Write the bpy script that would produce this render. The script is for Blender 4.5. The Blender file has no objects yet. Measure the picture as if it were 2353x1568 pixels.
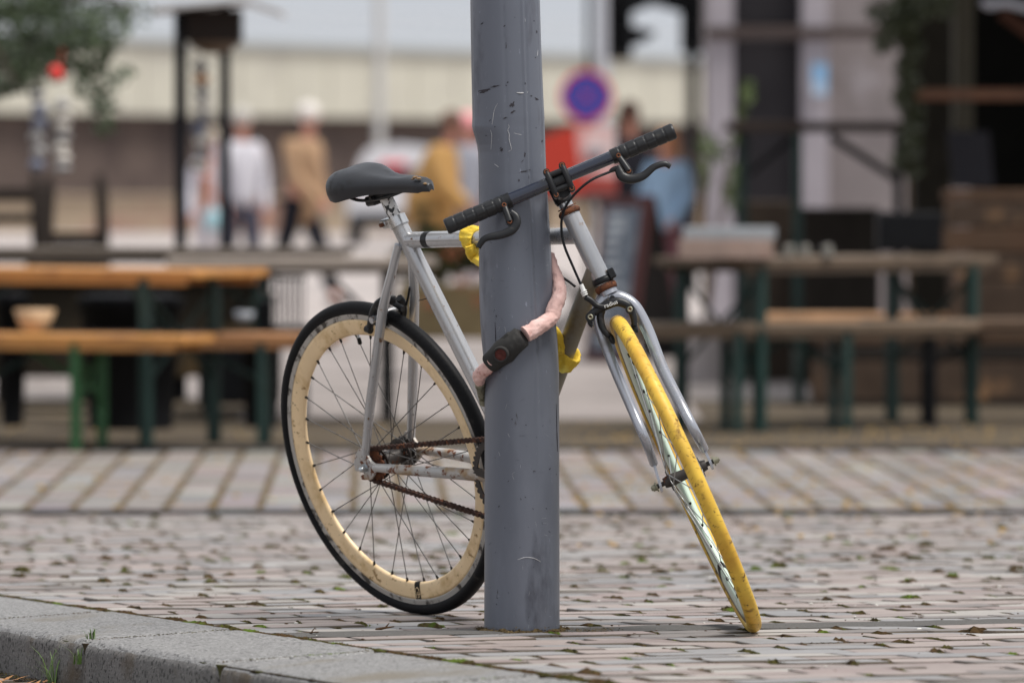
import bpy, math, random
import numpy as np
from mathutils import Vector, Matrix, noise as mnoise
random.seed(7)
SC = bpy.context.scene
COL = SC.collection
PI = math.pi
R = math.radians

# ---------------------------------------------------------------- camera
CAM_H = 0.9104
F_PX = 13954.0                    # focal length in pixels of a 2352 wide picture
PITCH = math.atan(384 / F_PX)
cam = bpy.data.objects.new('camera', bpy.data.cameras.new('camera'))
COL.objects.link(cam)
cam.location = (0, 0, CAM_H)
cam.rotation_euler = (PI / 2 - PITCH, 0, 0)
cam.data.sensor_width = 36
cam.data.lens = F_PX / 2352 * 36
cam.data.clip_start = 0.5
cam.data.clip_end = 3000
cam.data.dof.use_dof = True
cam.data.dof.focus_distance = 11.95
cam.data.dof.aperture_fstop = 4.4
SC.camera = cam

# ---------------------------------------------------------------- world: overcast daylight
SUN_EL, SUN_AZ = R(67), R(120)     # the sun's azimuth: high behind the camera's right shoulder
w = bpy.data.worlds.new('World'); SC.world = w; w.use_nodes = True
nt = w.node_tree; nt.nodes.clear()
sky = nt.nodes.new('ShaderNodeTexSky'); sky.sky_type = 'NISHITA'; sky.sun_disc = False
sky.sun_elevation = SUN_EL; sky.sun_rotation = SUN_AZ
sky.air_density = 1.0; sky.dust_density = 5.0; sky.ozone_density = 1.0
hsv = nt.nodes.new('ShaderNodeHueSaturation'); hsv.inputs['Saturation'].default_value = 0.25
mixw = nt.nodes.new('ShaderNodeMix'); mixw.data_type = 'RGBA'
mixw.inputs[0].default_value = 0.72
mixw.inputs[7].default_value = (8.3, 8.7, 9.4, 1)      # the cloud layer
bgn = nt.nodes.new('ShaderNodeBackground'); bgn.inputs['Strength'].default_value = 0.066
out = nt.nodes.new('ShaderNodeOutputWorld')
nt.links.new(sky.outputs[0], hsv.inputs['Color'])
nt.links.new(hsv.outputs[0], mixw.inputs[6])
nt.links.new(mixw.outputs[2], bgn.inputs['Color'])
nt.links.new(bgn.outputs[0], out.inputs[0])

sun = bpy.data.objects.new('sun', bpy.data.lights.new('sun', 'SUN')); COL.objects.link(sun)
sun.data.energy = 2.7; sun.data.angle = R(18); sun.data.color = (1, 0.96, 0.9)
sd = Vector((math.sin(SUN_AZ) * math.cos(SUN_EL), math.cos(SUN_AZ) * math.cos(SUN_EL), math.sin(SUN_EL)))
sun.rotation_euler = sd.to_track_quat('Z', 'Y').to_euler()

SC.view_settings.view_transform = 'Standard'
SC.view_settings.look = 'None'
SC.view_settings.exposure = 0.5
SC.view_settings.gamma = 1.0
SC.cycles.use_denoising = True
SC.cycles.max_bounces = 6

# ---------------------------------------------------------------- small tools
def V(*a): return np.array(a, float)
def unit(v): v = np.asarray(v, float); return v / np.linalg.norm(v)
def ray(x, y):
    d = V((x - 1176) / F_PX, 1, -(y - 784) / F_PX)
    c, s = math.cos(PITCH), math.sin(PITCH)
    return V(d[0], d[1] * c + d[2] * s, -d[1] * s + d[2] * c)
def at(x, y, Y):                       # surveyed direction + distance -> point
    d = ray(x, y); return V(0, 0, CAM_H) + d * (Y / d[1])
def hit(x, y, p0, n):                  # surveyed direction met with a plane of the bicycle
    d = ray(x, y); o = V(0, 0, CAM_H); return o + d * (((p0 - o) @ n) / (d @ n))

class MB:
    def __init__(s): s.v = []; s.f = []; s.sm = []; s.mi = []; s.col = []
    def add(s, vs, fs, smooth=True, mi=0, col=None):
        b = len(s.v); s.v += [tuple(map(float, p)) for p in vs]
        for f in fs:
            s.f.append(tuple(b + i for i in f)); s.sm.append(smooth); s.mi.append(mi); s.col.append(col or (1, 1, 1))
    def frame(s, t):
        t = unit(t); a = V(0, 0, 1) if abs(t[2]) < .9 else V(1, 0, 0)
        u = unit(np.cross(t, a)); return u, np.cross(t, u)
    def tube(s, pts, r, seg=14, caps=True, mi=0, closed=False, sx=1, sy=1, up=None, smooth=True):
        pts = [np.asarray(p, float) for p in pts]; n = len(pts)
        rs = [r] * n if np.isscalar(r) else list(r)
        vs = []; u = None
        for i, p in enumerate(pts):
            if closed: t = pts[(i + 1) % n] - pts[i - 1]
            else: t = pts[min(i + 1, n - 1)] - pts[max(i - 1, 0)]
            t = unit(t)
            if u is None:
                u = (unit(np.cross(np.cross(t, up), t)) if up is not None else s.frame(t)[0])
            else:
                u = u - t * (u @ t); u = unit(u)
            w_ = np.cross(t, u)
            for k in range(seg):
                a = 2 * PI * k / seg
                vs.append(p + rs[i] * (math.cos(a) * u * sx + math.sin(a) * w_ * sy))
        fs = []
        for i in range(n if closed else n - 1):
            for k in range(seg):
                a = i * seg + k; b = i * seg + (k + 1) % seg
                j = ((i + 1) % n) * seg
                fs.append((a, b, j + (k + 1) % seg, j + k))
        s.add(vs, fs, smooth, mi)
        if caps and not closed:
            s.add(vs[:seg], [tuple(range(seg))[::-1]], False, mi)
            s.add(vs[-seg:], [tuple(range(seg))], False, mi)
    def cyl(s, a, b, r, r2=None, seg=20, mi=0, caps=True): s.tube([a, b], [r, r if r2 is None else r2], seg, caps, mi)
    def ring(s, c, n, R_, prof, seg=120, mi=0, smooth=True, closedprof=True):
        # sweep a profile of (radial offset, axial offset) round an axis
        n = unit(n); a, b = s.frame(n); vs = []
        m = len(prof)
        for i in range(seg):
            t = 2 * PI * i / seg; d = math.cos(t) * a + math.sin(t) * b
            for (pr, pa) in prof: vs.append(c + d * (R_ + pr) + n * pa)
        fs = []
        for i in range(seg):
            j = (i + 1) % seg
            for k in range(m if closedprof else m - 1):
                l = (k + 1) % m; fs.append((i * m + k, i * m + l, j * m + l, j * m + k))
        s.add(vs, fs, smooth, mi)
    def torus(s, c, n, R_, r, seg=120, ps=14, mi=0, ry=None):
        ry = ry or r
        s.ring(c, n, R_, [(r * math.cos(2 * PI * k / ps), ry * math.sin(2 * PI * k / ps)) for k in range(ps)], seg, mi)
    def box(s, c, x, y, z, hx, hy, hz, bev=0.0, mi=0, col=None):
        c = np.asarray(c, float); x, y, z = unit(x), unit(y), unit(z)
        if bev <= 0:
            vs = [c + x * a * hx + y * b * hy + z * d * hz for a in (-1, 1) for b in (-1, 1) for d in (-1, 1)]
            s.add(vs, [(0, 1, 3, 2), (4, 6, 7, 5), (0, 4, 5, 1), (2, 3, 7, 6), (0, 2, 6, 4), (1, 5, 7, 3)], False, mi, col); return
        # bevelled box: three vertices per corner
        vs = []; ix = {}
        for a in (-1, 1):
            for b in (-1, 1):
                for d in (-1, 1):
                    for ax in range(3):
                        h = [hx, hy, hz]; q = [a * (hx - bev), b * (hy - bev), d * (hz - bev)]
                        q[ax] = (a, b, d)[ax] * h[ax]
                        ix[(a, b, d, ax)] = len(vs); vs.append(c + x * q[0] + y * q[1] + z * q[2])
        fs = []
        for ax in range(3):
            o1, o2 = [(1, 2), (2, 0), (0, 1)][ax]
            for sg in (-1, 1):
                q = []
                for (p1, p2) in ((-1, -1), (1, -1), (1, 1), (-1, 1)):
                    k = [0, 0, 0]; k[ax] = sg; k[o1] = p1; k[o2] = p2; q.append(ix[(*k, ax)])
                fs.append(tuple(q if sg > 0 else q[::-1]))
        for ax in range(3):
            o1, o2 = [(1, 2), (2, 0), (0, 1)][ax]
            for p1 in (-1, 1):
                for p2 in (-1, 1):
                    k0 = [0, 0, 0]; k0[ax] = -1; k0[o1] = p1; k0[o2] = p2
                    k1 = list(k0); k1[ax] = 1
                    q = [ix[(*k0, o1)], ix[(*k1, o1)], ix[(*k1, o2)], ix[(*k0, o2)]]
                    fs.append(tuple(q if p1 * p2 < 0 else q[::-1]))
        for a in (-1, 1):
            for b in (-1, 1):
                for d in (-1, 1):
                    q = [ix[(a, b, d, 0)], ix[(a, b, d, 1)], ix[(a, b, d, 2)]]
                    fs.append(tuple(q if a * b * d > 0 else q[::-1]))
        s.add(vs, fs, False, mi, col)
    def abox(s, c, hx, hy, hz, rot=0, bev=0, mi=0, col=None):
        s.box(c, (math.cos(rot), math.sin(rot), 0), (-math.sin(rot), math.cos(rot), 0), (0, 0, 1), hx, hy, hz, bev, mi, col)
    def ball(s, c, rx, ry=None, rz=None, seg=16, rings=10, mi=0, ax=None, jitter=0):
        ry = rx if ry is None else ry; rz = rx if rz is None else rz
        X, Y, Z = ax if ax else (V(1, 0, 0), V(0, 1, 0), V(0, 0, 1))
        vs = [c + Z * rz]
        for i in range(1, rings):
            p = PI * i / rings
            for k in range(seg):
                t = 2 * PI * k / seg; j = 1 + random.uniform(-jitter, jitter)
                vs.append(c + (X * rx * math.sin(p) * math.cos(t) + Y * ry * math.sin(p) * math.sin(t) + Z * rz * math.cos(p)) * j)
        vs.append(c - Z * rz); L = len(vs) - 1
        fs = [(0, 1 + k, 1 + (k + 1) % seg) for k in range(seg)]
        for i in range(rings - 2):
            for k in range(seg):
                a = 1 + i * seg; l = (k + 1) % seg
                fs.append((a + k, a + seg + k, a + seg + l, a + l))
        a = 1 + (rings - 2) * seg
        fs += [(L, a + (k + 1) % seg, a + k) for k in range(seg)]
        s.add(vs, fs, True, mi)
    def prism(s, pts, off, mi=0, smooth=False):     # polygon in 3-D pushed along off
        n = len(pts); pts = [np.asarray(p, float) for p in pts]; off = np.asarray(off, float)
        vs = pts + [p + off for p in pts]
        s.add(vs, [tuple(range(n))[::-1], tuple(range(n, 2 * n))], False, mi)
        s.add(vs, [(i, (i + 1) % n, n + (i + 1) % n, n + i) for i in range(n)], smooth, mi)
    def build(s, name, mats, parent=None, origin=None):
        me = bpy.data.meshes.new(name)
        o = np.zeros(3) if origin is None else np.asarray(origin, float)
        if parent is not None and origin is None: o = np.array(parent['_o'])
        me.from_pydata([tuple(np.asarray(p) - o) for p in s.v], [], s.f)
        me.polygons.foreach_set('use_smooth', s.sm); me.polygons.foreach_set('material_index', s.mi)
        if any(c != (1, 1, 1) for c in s.col):
            ca = me.color_attributes.new('tint', 'FLOAT_COLOR', 'CORNER')
            d = []
            for p, c in zip(me.polygons, s.col): d += [*c, 1.0] * p.loop_total
            ca.data.foreach_set('color', d)
        for m in (mats if isinstance(mats, (list, tuple)) else [mats]): me.materials.append(m)
        me.update()
        ob = bpy.data.objects.new(name, me); COL.objects.link(ob); ob['_o'] = [float(q) for q in o]
        if parent is not None: ob.parent = parent
        elif origin is not None: ob.location = tuple(o)
        return ob

def thing(name, label, cat, o, group=None):
    e = bpy.data.objects.new(name, None); COL.objects.link(e); e.location = tuple(float(q) for q in o)
    e.empty_display_size = .1; e['_o'] = [float(q) for q in o]
    e['label'] = label; e['category'] = cat
    if group: e['group'] = group
    return e
def tag(o, label, cat, group=None, kind=None):
    o['label'] = label; o['category'] = cat
    if group: o['group'] = group
    if kind: o['kind'] = kind
    return o
def copy_tree(o, parent=None):
    c = o.copy(); COL.objects.link(c); c.parent = parent
    for ch in list(o.children): copy_tree(ch, c)
    return c
def smooth_path(pts, n=8):            # Catmull-Rom
    pts = [np.asarray(p, float) for p in pts]; P = [2 * pts[0] - pts[1]] + pts + [2 * pts[-1] - pts[-2]]
    o = []
    for i in range(1, len(P) - 2):
        for k in range(n):
            t = k / n
            o.append(.5 * (2 * P[i] + (P[i + 1] - P[i - 1]) * t + (2 * P[i - 1] - 5 * P[i] + 4 * P[i + 1] - P[i + 2]) * t * t
                           + (3 * P[i] - P[i - 1] - 3 * P[i + 1] + P[i + 2]) * t ** 3))
    o.append(pts[-1]); return o

# ---------------------------------------------------------------- materials
def mat(name, col, rough=.6, metal=0., spots=(), var=0., vscale=8., bump=0., bscale=60., tint=False, spec=None, emit=None, coat=0, stretch=None):
    """spots: list of (colour, noise scale, threshold, softness, roughness) - wear, rust, dirt with shapes of their own"""
    m = bpy.data.materials.new(name); m.use_nodes = True; t = m.node_tree; N = t.nodes; Lk = t.links
    b = N['Principled BSDF']; b.inputs['Roughness'].default_value = rough; b.inputs['Metallic'].default_value = metal
    if spec is None and max(col) < .12 and metal == 0: spec = .10
    if spec is not None: b.inputs['Specular IOR Level'].default_value = spec
    if coat: b.inputs['Coat Weight'].default_value = coat; b.inputs['Coat Roughness'].default_value = .15
    tc = N.new('ShaderNodeTexCoord'); src = tc.outputs['Object']
    if stretch:
        mp = N.new('ShaderNodeMapping'); mp.inputs['Scale'].default_value = stretch; Lk.new(src, mp.inputs[0]); src = mp.outputs[0]
    rgb = N.new('ShaderNodeRGB'); rgb.outputs[0].default_value = (*col, 1); cur = rgb.outputs[0]
    if tint:
        at_ = N.new('ShaderNodeVertexColor'); at_.layer_name = 'tint'
        mx = N.new('ShaderNodeMix'); mx.data_type = 'RGBA'; mx.blend_type = 'MULTIPLY'; mx.inputs[0].default_value = 1
        Lk.new(cur, mx.inputs[6]); Lk.new(at_.outputs[0], mx.inputs[7]); cur = mx.outputs[2]
    def noise(sc, det=6, ro=.6):
        n = N.new('ShaderNodeTexNoise'); n.inputs['Scale'].default_value = sc; n.inputs['Detail'].default_value = det
        n.inputs['Roughness'].default_value = ro; Lk.new(src, n.inputs['Vector']); return n.outputs[0]
    if var:
        mr = N.new('ShaderNodeMapRange'); mr.inputs[1].default_value = .3; mr.inputs[2].default_value = .7
        mr.inputs[3].default_value = 1 - var; mr.inputs[4].default_value = 1 + var
        Lk.new(noise(vscale), mr.inputs[0])
        mx = N.new('ShaderNodeVectorMath'); mx.operation = 'SCALE'; Lk.new(cur, mx.inputs[0]); Lk.new(mr.outputs[0], mx.inputs['Scale']); cur = mx.outputs[0]
    rcur = None
    for (c2, sc, th, soft, r2) in spots:
        mr = N.new('ShaderNodeMapRange'); mr.inputs[1].default_value = th; mr.inputs[2].default_value = th + soft; Lk.new(noise(sc, 8, .62), mr.inputs[0])
        mx = N.new('ShaderNodeMix'); mx.data_type = 'RGBA'; Lk.new(mr.outputs[0], mx.inputs[0]); Lk.new(cur, mx.inputs[6]); mx.inputs[7].default_value = (*c2, 1); cur = mx.outputs[2]
        mf = N.new('ShaderNodeMix'); mf.data_type = 'FLOAT'; Lk.new(mr.outputs[0], mf.inputs[0])
        if rcur is None: mf.inputs[2].default_value = rough
        else: Lk.new(rcur, mf.inputs[2])
        mf.inputs[3].default_value = r2; rcur = mf.outputs[0]
    if rcur is not None: Lk.new(rcur, b.inputs['Roughness'])
    Lk.new(cur, b.inputs['Base Color'])
    if bump:
        bp = N.new('ShaderNodeBump'); bp.inputs['Strength'].default_value = 1; bp.inputs['Distance'].default_value = bump
        Lk.new(noise(bscale, 5), bp.inputs['Height']); Lk.new(bp.outputs[0], b.inputs['Normal'])
    if emit:
        b.inputs['Emission Color'].default_value = (*emit[:3], 1); b.inputs['Emission Strength'].default_value = emit[3]
    return m

RUST = (.16, .055, .022); RUSTD = (.055, .02, .012)
M = {}
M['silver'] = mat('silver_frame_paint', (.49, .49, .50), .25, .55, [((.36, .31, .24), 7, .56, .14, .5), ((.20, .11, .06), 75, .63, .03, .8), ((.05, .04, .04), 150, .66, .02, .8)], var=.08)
M['silver_rusty'] = mat('rusty_silver_paint', (.45, .435, .42), .36, .2, [((.33, .22, .12), 14, .50, .15, .6), (RUST, 45, .555, .05, .9), ((.05, .03, .02), 90, .66, .03, .9)], var=.08)
M['fork'] = mat('grey_fork_paint', (.41, .42, .46), .24, .6, [((.28, .27, .27), 14, .57, .12, .5), ((.12, .11, .11), 70, .68, .03, .7)], var=.05)
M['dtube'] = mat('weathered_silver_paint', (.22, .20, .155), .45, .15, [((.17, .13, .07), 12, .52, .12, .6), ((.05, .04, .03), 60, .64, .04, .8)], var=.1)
M['chrome'] = mat('worn_chrome', (.62, .62, .62), .25, .9, [((.25, .22, .2), 60, .6, .08, .6)])
M['white_chip'] = mat('chipped_white_paint', (.74, .72, .70), .4, 0, [((.02, .02, .02), 110, .52, .02, .5), (RUST, 60, .68, .03, .8)], stretch=(1, 1, .6))
M['black'] = mat('black_satin', (.011, .0115, .013), .40, 0, [((.045, .040, .036), 50, .63, .08, .7)], var=.2, spec=.35)
M['bar'] = mat('blue_black_bar', (.008, .012, .028), .14, .0, [((.25, .25, .26), 90, .72, .02, .4)], coat=.6, spec=.6)
M['rubber'] = mat('black_rubber', (.016, .017, .019), .55, 0, [((.07, .065, .06), 30, .58, .12, .8)], var=.2, bump=.0004, bscale=300)
M['grip'] = mat('grip_rubber', (.012, .0125, .014), .42, 0, [((.035, .033, .030), 40, .62, .12, .7)], var=.15, spec=.4)
M['tyre_black'] = mat('black_tyre', (.011, .011, .012), .5, 0, [((.055, .050, .045), 25, .60, .15, .85)], var=.2, bump=.0006, bscale=250)
M['tyre_yellow'] = mat('yellow_tyre', (.76, .49, .055), .5, 0, [((.55, .30, .03), 6, .44, .2, .6), ((.30, .17, .03), 30, .58, .1, .8), ((.14, .08, .02), 60, .615, .04, .8), ((.05, .03, .02), 120, .70, .02, .8)], var=.1, bump=.0002, bscale=200)
M['rim_cream'] = mat('cream_rim_paint', (.86, .64, .38), .33, 0, [((.60, .40, .18), 12, .50, .15, .5), ((.30, .17, .06), 40, .62, .05, .7), ((.12, .08, .04), 110, .66, .03, .7)], var=.06)
M['rim_mint'] = mat('mint_rim_paint', (.56, .68, .56), .33, 0, [((.36, .42, .34), 20, .56, .12, .5), ((.12, .10, .06), 70, .68, .03, .7)], var=.05)
M['track'] = mat('worn_brake_track', (.46, .45, .43), .32, .8, [((.10, .09, .08), 35, .52, .1, .6)])
M['track_y'] = mat('rusty_brake_track', (.20, .15, .08), .5, .3, [((.08, .05, .03), 35, .5, .1, .6)])
M['crack_y'] = mat('tread_crack', (.26, .13, .02), .8)
M['crack_k'] = mat('dark_tread', (.006, .006, .006), .7)
M['spoke'] = mat('dark_steel', (.16, .155, .15), .35, .8, [((.05, .035, .025), 40, .5, .15, .8)])
M['spoke_f'] = mat('grey_steel_spoke', (.42, .42, .41), .3, .8, [((.10, .08, .06), 40, .58, .12, .8)])
M['nipple'] = mat('black_nipple', (.02, .018, .016), .5)
M['hub'] = mat('dirty_dark_hub', (.045, .038, .034), .45, .3, [(RUST, 40, .6, .06, .9)])
M['rust'] = mat('rust', RUST, .85, .1, [(RUSTD, 60, .48, .1, .9), ((.34, .12, .035), 90, .6, .08, .9)], bump=.0006, bscale=300)
M['chain'] = mat('rusty_chain', (.050, .023, .016), .8, .2, [((.17, .06, .025), 70, .55, .08, .9), ((.018, .012, .010), 50, .55, .1, .8)], bump=.0004, bscale=400)
M['zinc'] = mat('zinc_nut', (.55, .58, .60), .3, .9, [((.25, .25, .24), 80, .55, .1, .5)])
M['white'] = mat('white_plastic', (.75, .75, .73), .5)
M['saddle'] = mat('black_saddle_vinyl', (.022, .023, .027), .38, 0, [((.012, .011, .011), 22, .60, .1, .6), ((.12, .075, .04), 55, .73, .02, .9)], var=.12, bump=.0004, bscale=350, spec=.45)
M['foam'] = mat('torn_foam', (.30, .19, .10), .95, var=.3, vscale=100)
M['pink'] = mat('faded_pink_fabric', (.66, .43, .39), .95, 0, [((.76, .54, .50), 28, .50, .15, .95), ((.36, .13, .11), 18, .60, .1, .95), ((.30, .20, .17), 90, .64, .05, .95)], var=.12, bump=.0015, bscale=120)
M['yellow'] = mat('yellow_nylon', (.76, .52, .04), .75, 0, [((.42, .29, .03), 30, .60, .1, .9), ((.85, .72, .14), 14, .56, .1, .7)], var=.1, bump=.0016, bscale=90)
M['lockbody'] = mat('grey_rubber_lock', (.038, .037, .036), .7, 0, [((.07, .068, .065), 30, .55, .15, .8)], bump=.0005, bscale=300)
M['ferrule'] = mat('dull_steel', (.28, .27, .20), .45, .6, [((.10, .09, .05), 50, .5, .1, .7)])
# ================================================================ the bicycle
# the bicycle leans on the post: its own axes (f forward, l to its left, u up) and the turned fork's axes
BC = V(-0.25188842, 12.5, 0.32545067)
Bn = unit(V(-0.73832937, -0.621256, -0.2625085))
BF = unit(V(0.6214093, -0.77791634, 0.09325584)); BF = unit(BF - Bn * (BF @ Bn)); BL = -Bn; BU = np.cross(BF, BL)
def B(f, l, u): return BC + BF * f + BL * l + BU * u
def hb(x, y, l=0): return hit(x, y, BC + BL * l, Bn)
HT = V(0.1138, 11.8512, 0.8323); HB = V(0.1798, 11.8301, 0.6968)
SU = unit(HT - HB); FN = unit(V(0.91196376, 0.04509503, 0.40778491))
SL = unit(FN - SU * (FN @ SU)); SF = np.cross(SL, SU)
def S(a, l, u): return HT + SF * a + SL * l + SU * u
def hs(x, y, a=0): return hit(x, y, HT + SF * a, SF)
FC = V(0.33724672, 11.81684214, 0.32740655)
RW, RT = .3368, .0142

bike = thing('bicycle', 'old silver bicycle with one black and one yellow tyre leaning on the grey post', 'bicycle', (B(0, 0, 0)[0] + .06, 12.55, 0))

# ---- frame
m = MB()
TTa, TTb = B(.253, 0, .446), B(.783, 0, .408)
m.tube([B(.412, 0, -.04), B(.2405, 0, .482)], .0172, 24)
m.tube([B(.262, 0, .445), TTb], .0165, 24)
m.tube([B(.408, -.035, -.059), B(.408, .035, -.059)], .0215, 24)      # bottom bracket shell
frame = m.build('frame', M['silver'], bike)
m = MB(); m.tube([HB + SU * .002, HT - SU * .002], .0182, 28); m.build('head_tube', M['silver'], frame)
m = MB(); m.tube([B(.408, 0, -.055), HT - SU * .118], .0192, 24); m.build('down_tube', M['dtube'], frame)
m = MB(); p0 = B(.300, 0, .4425)
d = unit(TTb - B(.262, 0, .445)); p0 = B(.262, 0, .445) + d * .052
m.tube([p0, p0 + d * .018], .0169, 24); m.build('tape_band', M['black'], frame)
for s in (-1, 1):
    m = MB(); m.tube([B(.024, s * .061, -.002), B(.12, s * .058, -.014), B(.25, s * .045, -.032), B(.385, s * .028, -.054)], [.0085, .0105, .0122, .0125], 18)
    m.build('chainstay', M['silver_rusty'], frame)
    m = MB(); m.tube([B(.004, s * .063, .022), B(.06, s * .058, .125), B(.17, s * .043, .32), B(.243, s * .016, .442)], [.0085, .0102, .0102, .0085], 18)
    m.build('seatstay', M['silver'], frame)
    # dropout: a thick plate with a slot
    m = MB()
    pr = [(-.022, .028), (-.034, .012), (-.036, -.004), (-.028, -.006), (-.010, -.004), (-.006, -.011), (-.024, -.016), (-.022, -.024), (.006, -.026), (.028, -.012), (.034, .004), (.022, .012), (.012, .030), (.010, .040), (-.006, .040)]
    m.prism([B(a, s * .0605, b) for a, b in pr][::(1 if s > 0 else -1)], BL * s * .006); m.build('dropout', M['silver_rusty'], frame)
m = MB(); m.tube([B(.125, -.046, .30), B(.13, 0, .305), B(.125, .046, .30)], .0075, 14); m.build('brake_bridge', M['silver'], frame)
# seat clamp and post
m = MB(); cl = B(.2395, 0, .486); sd_ = unit(B(.2405, 0, .482) - B(.412, 0, -.04))
m.tube([cl - sd_ * .010, cl + sd_ * .010], .0205, 26)
ear = cl - BF * .028
m.box(ear, BF, BL, sd_, .016, .0125, .0100, .003)
m.cyl(ear - BF * .006 - BL * .020, ear - BF * .006 + BL * .013, .0042, mi=1); m.cyl(ear - BF * .006 - BL * .014, ear - BF * .006 - BL * .011, .0072, mi=0)
m.build('seat_clamp', [M['chrome'], M['rust']], bike)
m = MB(); m.tube([cl + sd_ * .006, cl + sd_ * .085], .0138, 24); m.build('seatpost', M['white_chip'], bike)

# ---- saddle
sdl = MB()
nb = []; NS = 26
f0, f1 = .088, .374
for i in range(NS + 1):
    t = i / NS; f = f0 + (f1 - f0) * t
    hw = np.interp(t, [0, .015, .045, .10, .18, .28, .40, .52, .66, .82, .94, .98, 1], [.012, .030, .048, .064, .0715, .068, .053, .038, .0275, .0225, .0200, .0150, .006])
    top = np.interp(t, [0, .02, .06, .12, .2, .32, .45, .6, .8, .93, .98, 1], [.582, .596, .607, .613, .6140, .608, .594, .582, .574, .567, .560, .552])
    dep = np.interp(t, [0, .03, .08, .2, .32, .45, .6, .8, .93, 1], [.012, .026, .036, .0420, .036, .0265, .0215, .0195, .0185, .010])
    row = []
    for k in range(21):
        a = -1 + 2 * k / 20; th = abs(a) * R(118)
        x = hw * min(1., math.sin(min(th, PI / 2)) ** .85 if th < PI / 2 else 1 - .22 * (1 - math.cos(th - PI / 2)) * 2) * (1 if a >= 0 else -1)
        z = top - dep * (1 - math.cos(th)) * (.55 + .45 * min(1, abs(a) * 1.15))
        z -= .0025 * math.exp(-(a / .16) ** 2) * (1 if .1 < t < .75 else 0)
        row.append((f, x, z))
    nb.append(row)
vs = [B(*p) for r_ in nb for p in r_]; n_ = 21
fs = [(i * n_ + k, i * n_ + k + 1, (i + 1) * n_ + k + 1, (i + 1) * n_ + k) for i in range(NS) for k in range(n_ - 1)]
sdl.add(vs, fs, True)
# closed underside and ends
ctr = [B(f0 + (f1 - f0) * i / NS, 0, (nb[i][0][2] + .004)) for i in range(NS + 1)]
vs = []; 
for i in range(NS + 1): vs += [B(*nb[i][0]), ctr[i], B(*nb[i][20])]
sdl.add(vs, [(i * 3, i * 3 + 3, i * 3 + 4, i * 3 + 1) for i in range(NS)] + [(i * 3 + 1, i * 3 + 4, i * 3 + 5, i * 3 + 2) for i in range(NS)], True)
sdl.add([B(*p) for p in nb[0]] + [ctr[0]], [(k + 1, k, 21) for k in range(20)], True)
sdl.add([B(*p) for p in nb[NS]] + [ctr[NS]], [(k, k + 1, 21) for k in range(20)], True)
saddle = sdl.build('saddle', M['saddle'], bike)
m = MB()
for s in (-1, 1):
    m.tube(smooth_path([B(.13, s * .03, .560), B(.17, s * .022, .543), B(.26, s * .022, .543), B(.345, s * .010, .556)]), .0035, 10)
m.build('saddle_rail', M['black'], saddle)
m = MB(); top = cl + sd_ * .078
m.box(B(.222, 0, .549), BF, BL, BU, .026, .024, .010, .004); m.box(top, BF, BL, sd_, .017, .0165, .016, .005)
m.box(B(.190, -.006, .538), BF, BL, BU, .016, .014, .010, .004)
m.cyl(B(.215, -.034, .545), B(.215, .034, .545), .0045, seg=12)
m.build('saddle_clamp', M['black'], saddle)
m = MB()
for (a, l, u, r_) in ((.352, -.014, .572, .0052), (.360, -.012, .568, .0048), (.372, -.010, .5555, .0045), (.346, -.017, .570, .0035)):
    m.ball(B(a, l, u), r_, r_ * .8, r_ * .5, 9, 6, jitter=.35)
m.build('torn_edge', M['foam'], saddle); m = MB(); m.ball(B(.0985, -.044, .573), .0035, .006, .003, 9, 6, jitter=.4)
m.build('torn_edge', M['foam'], saddle)

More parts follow.
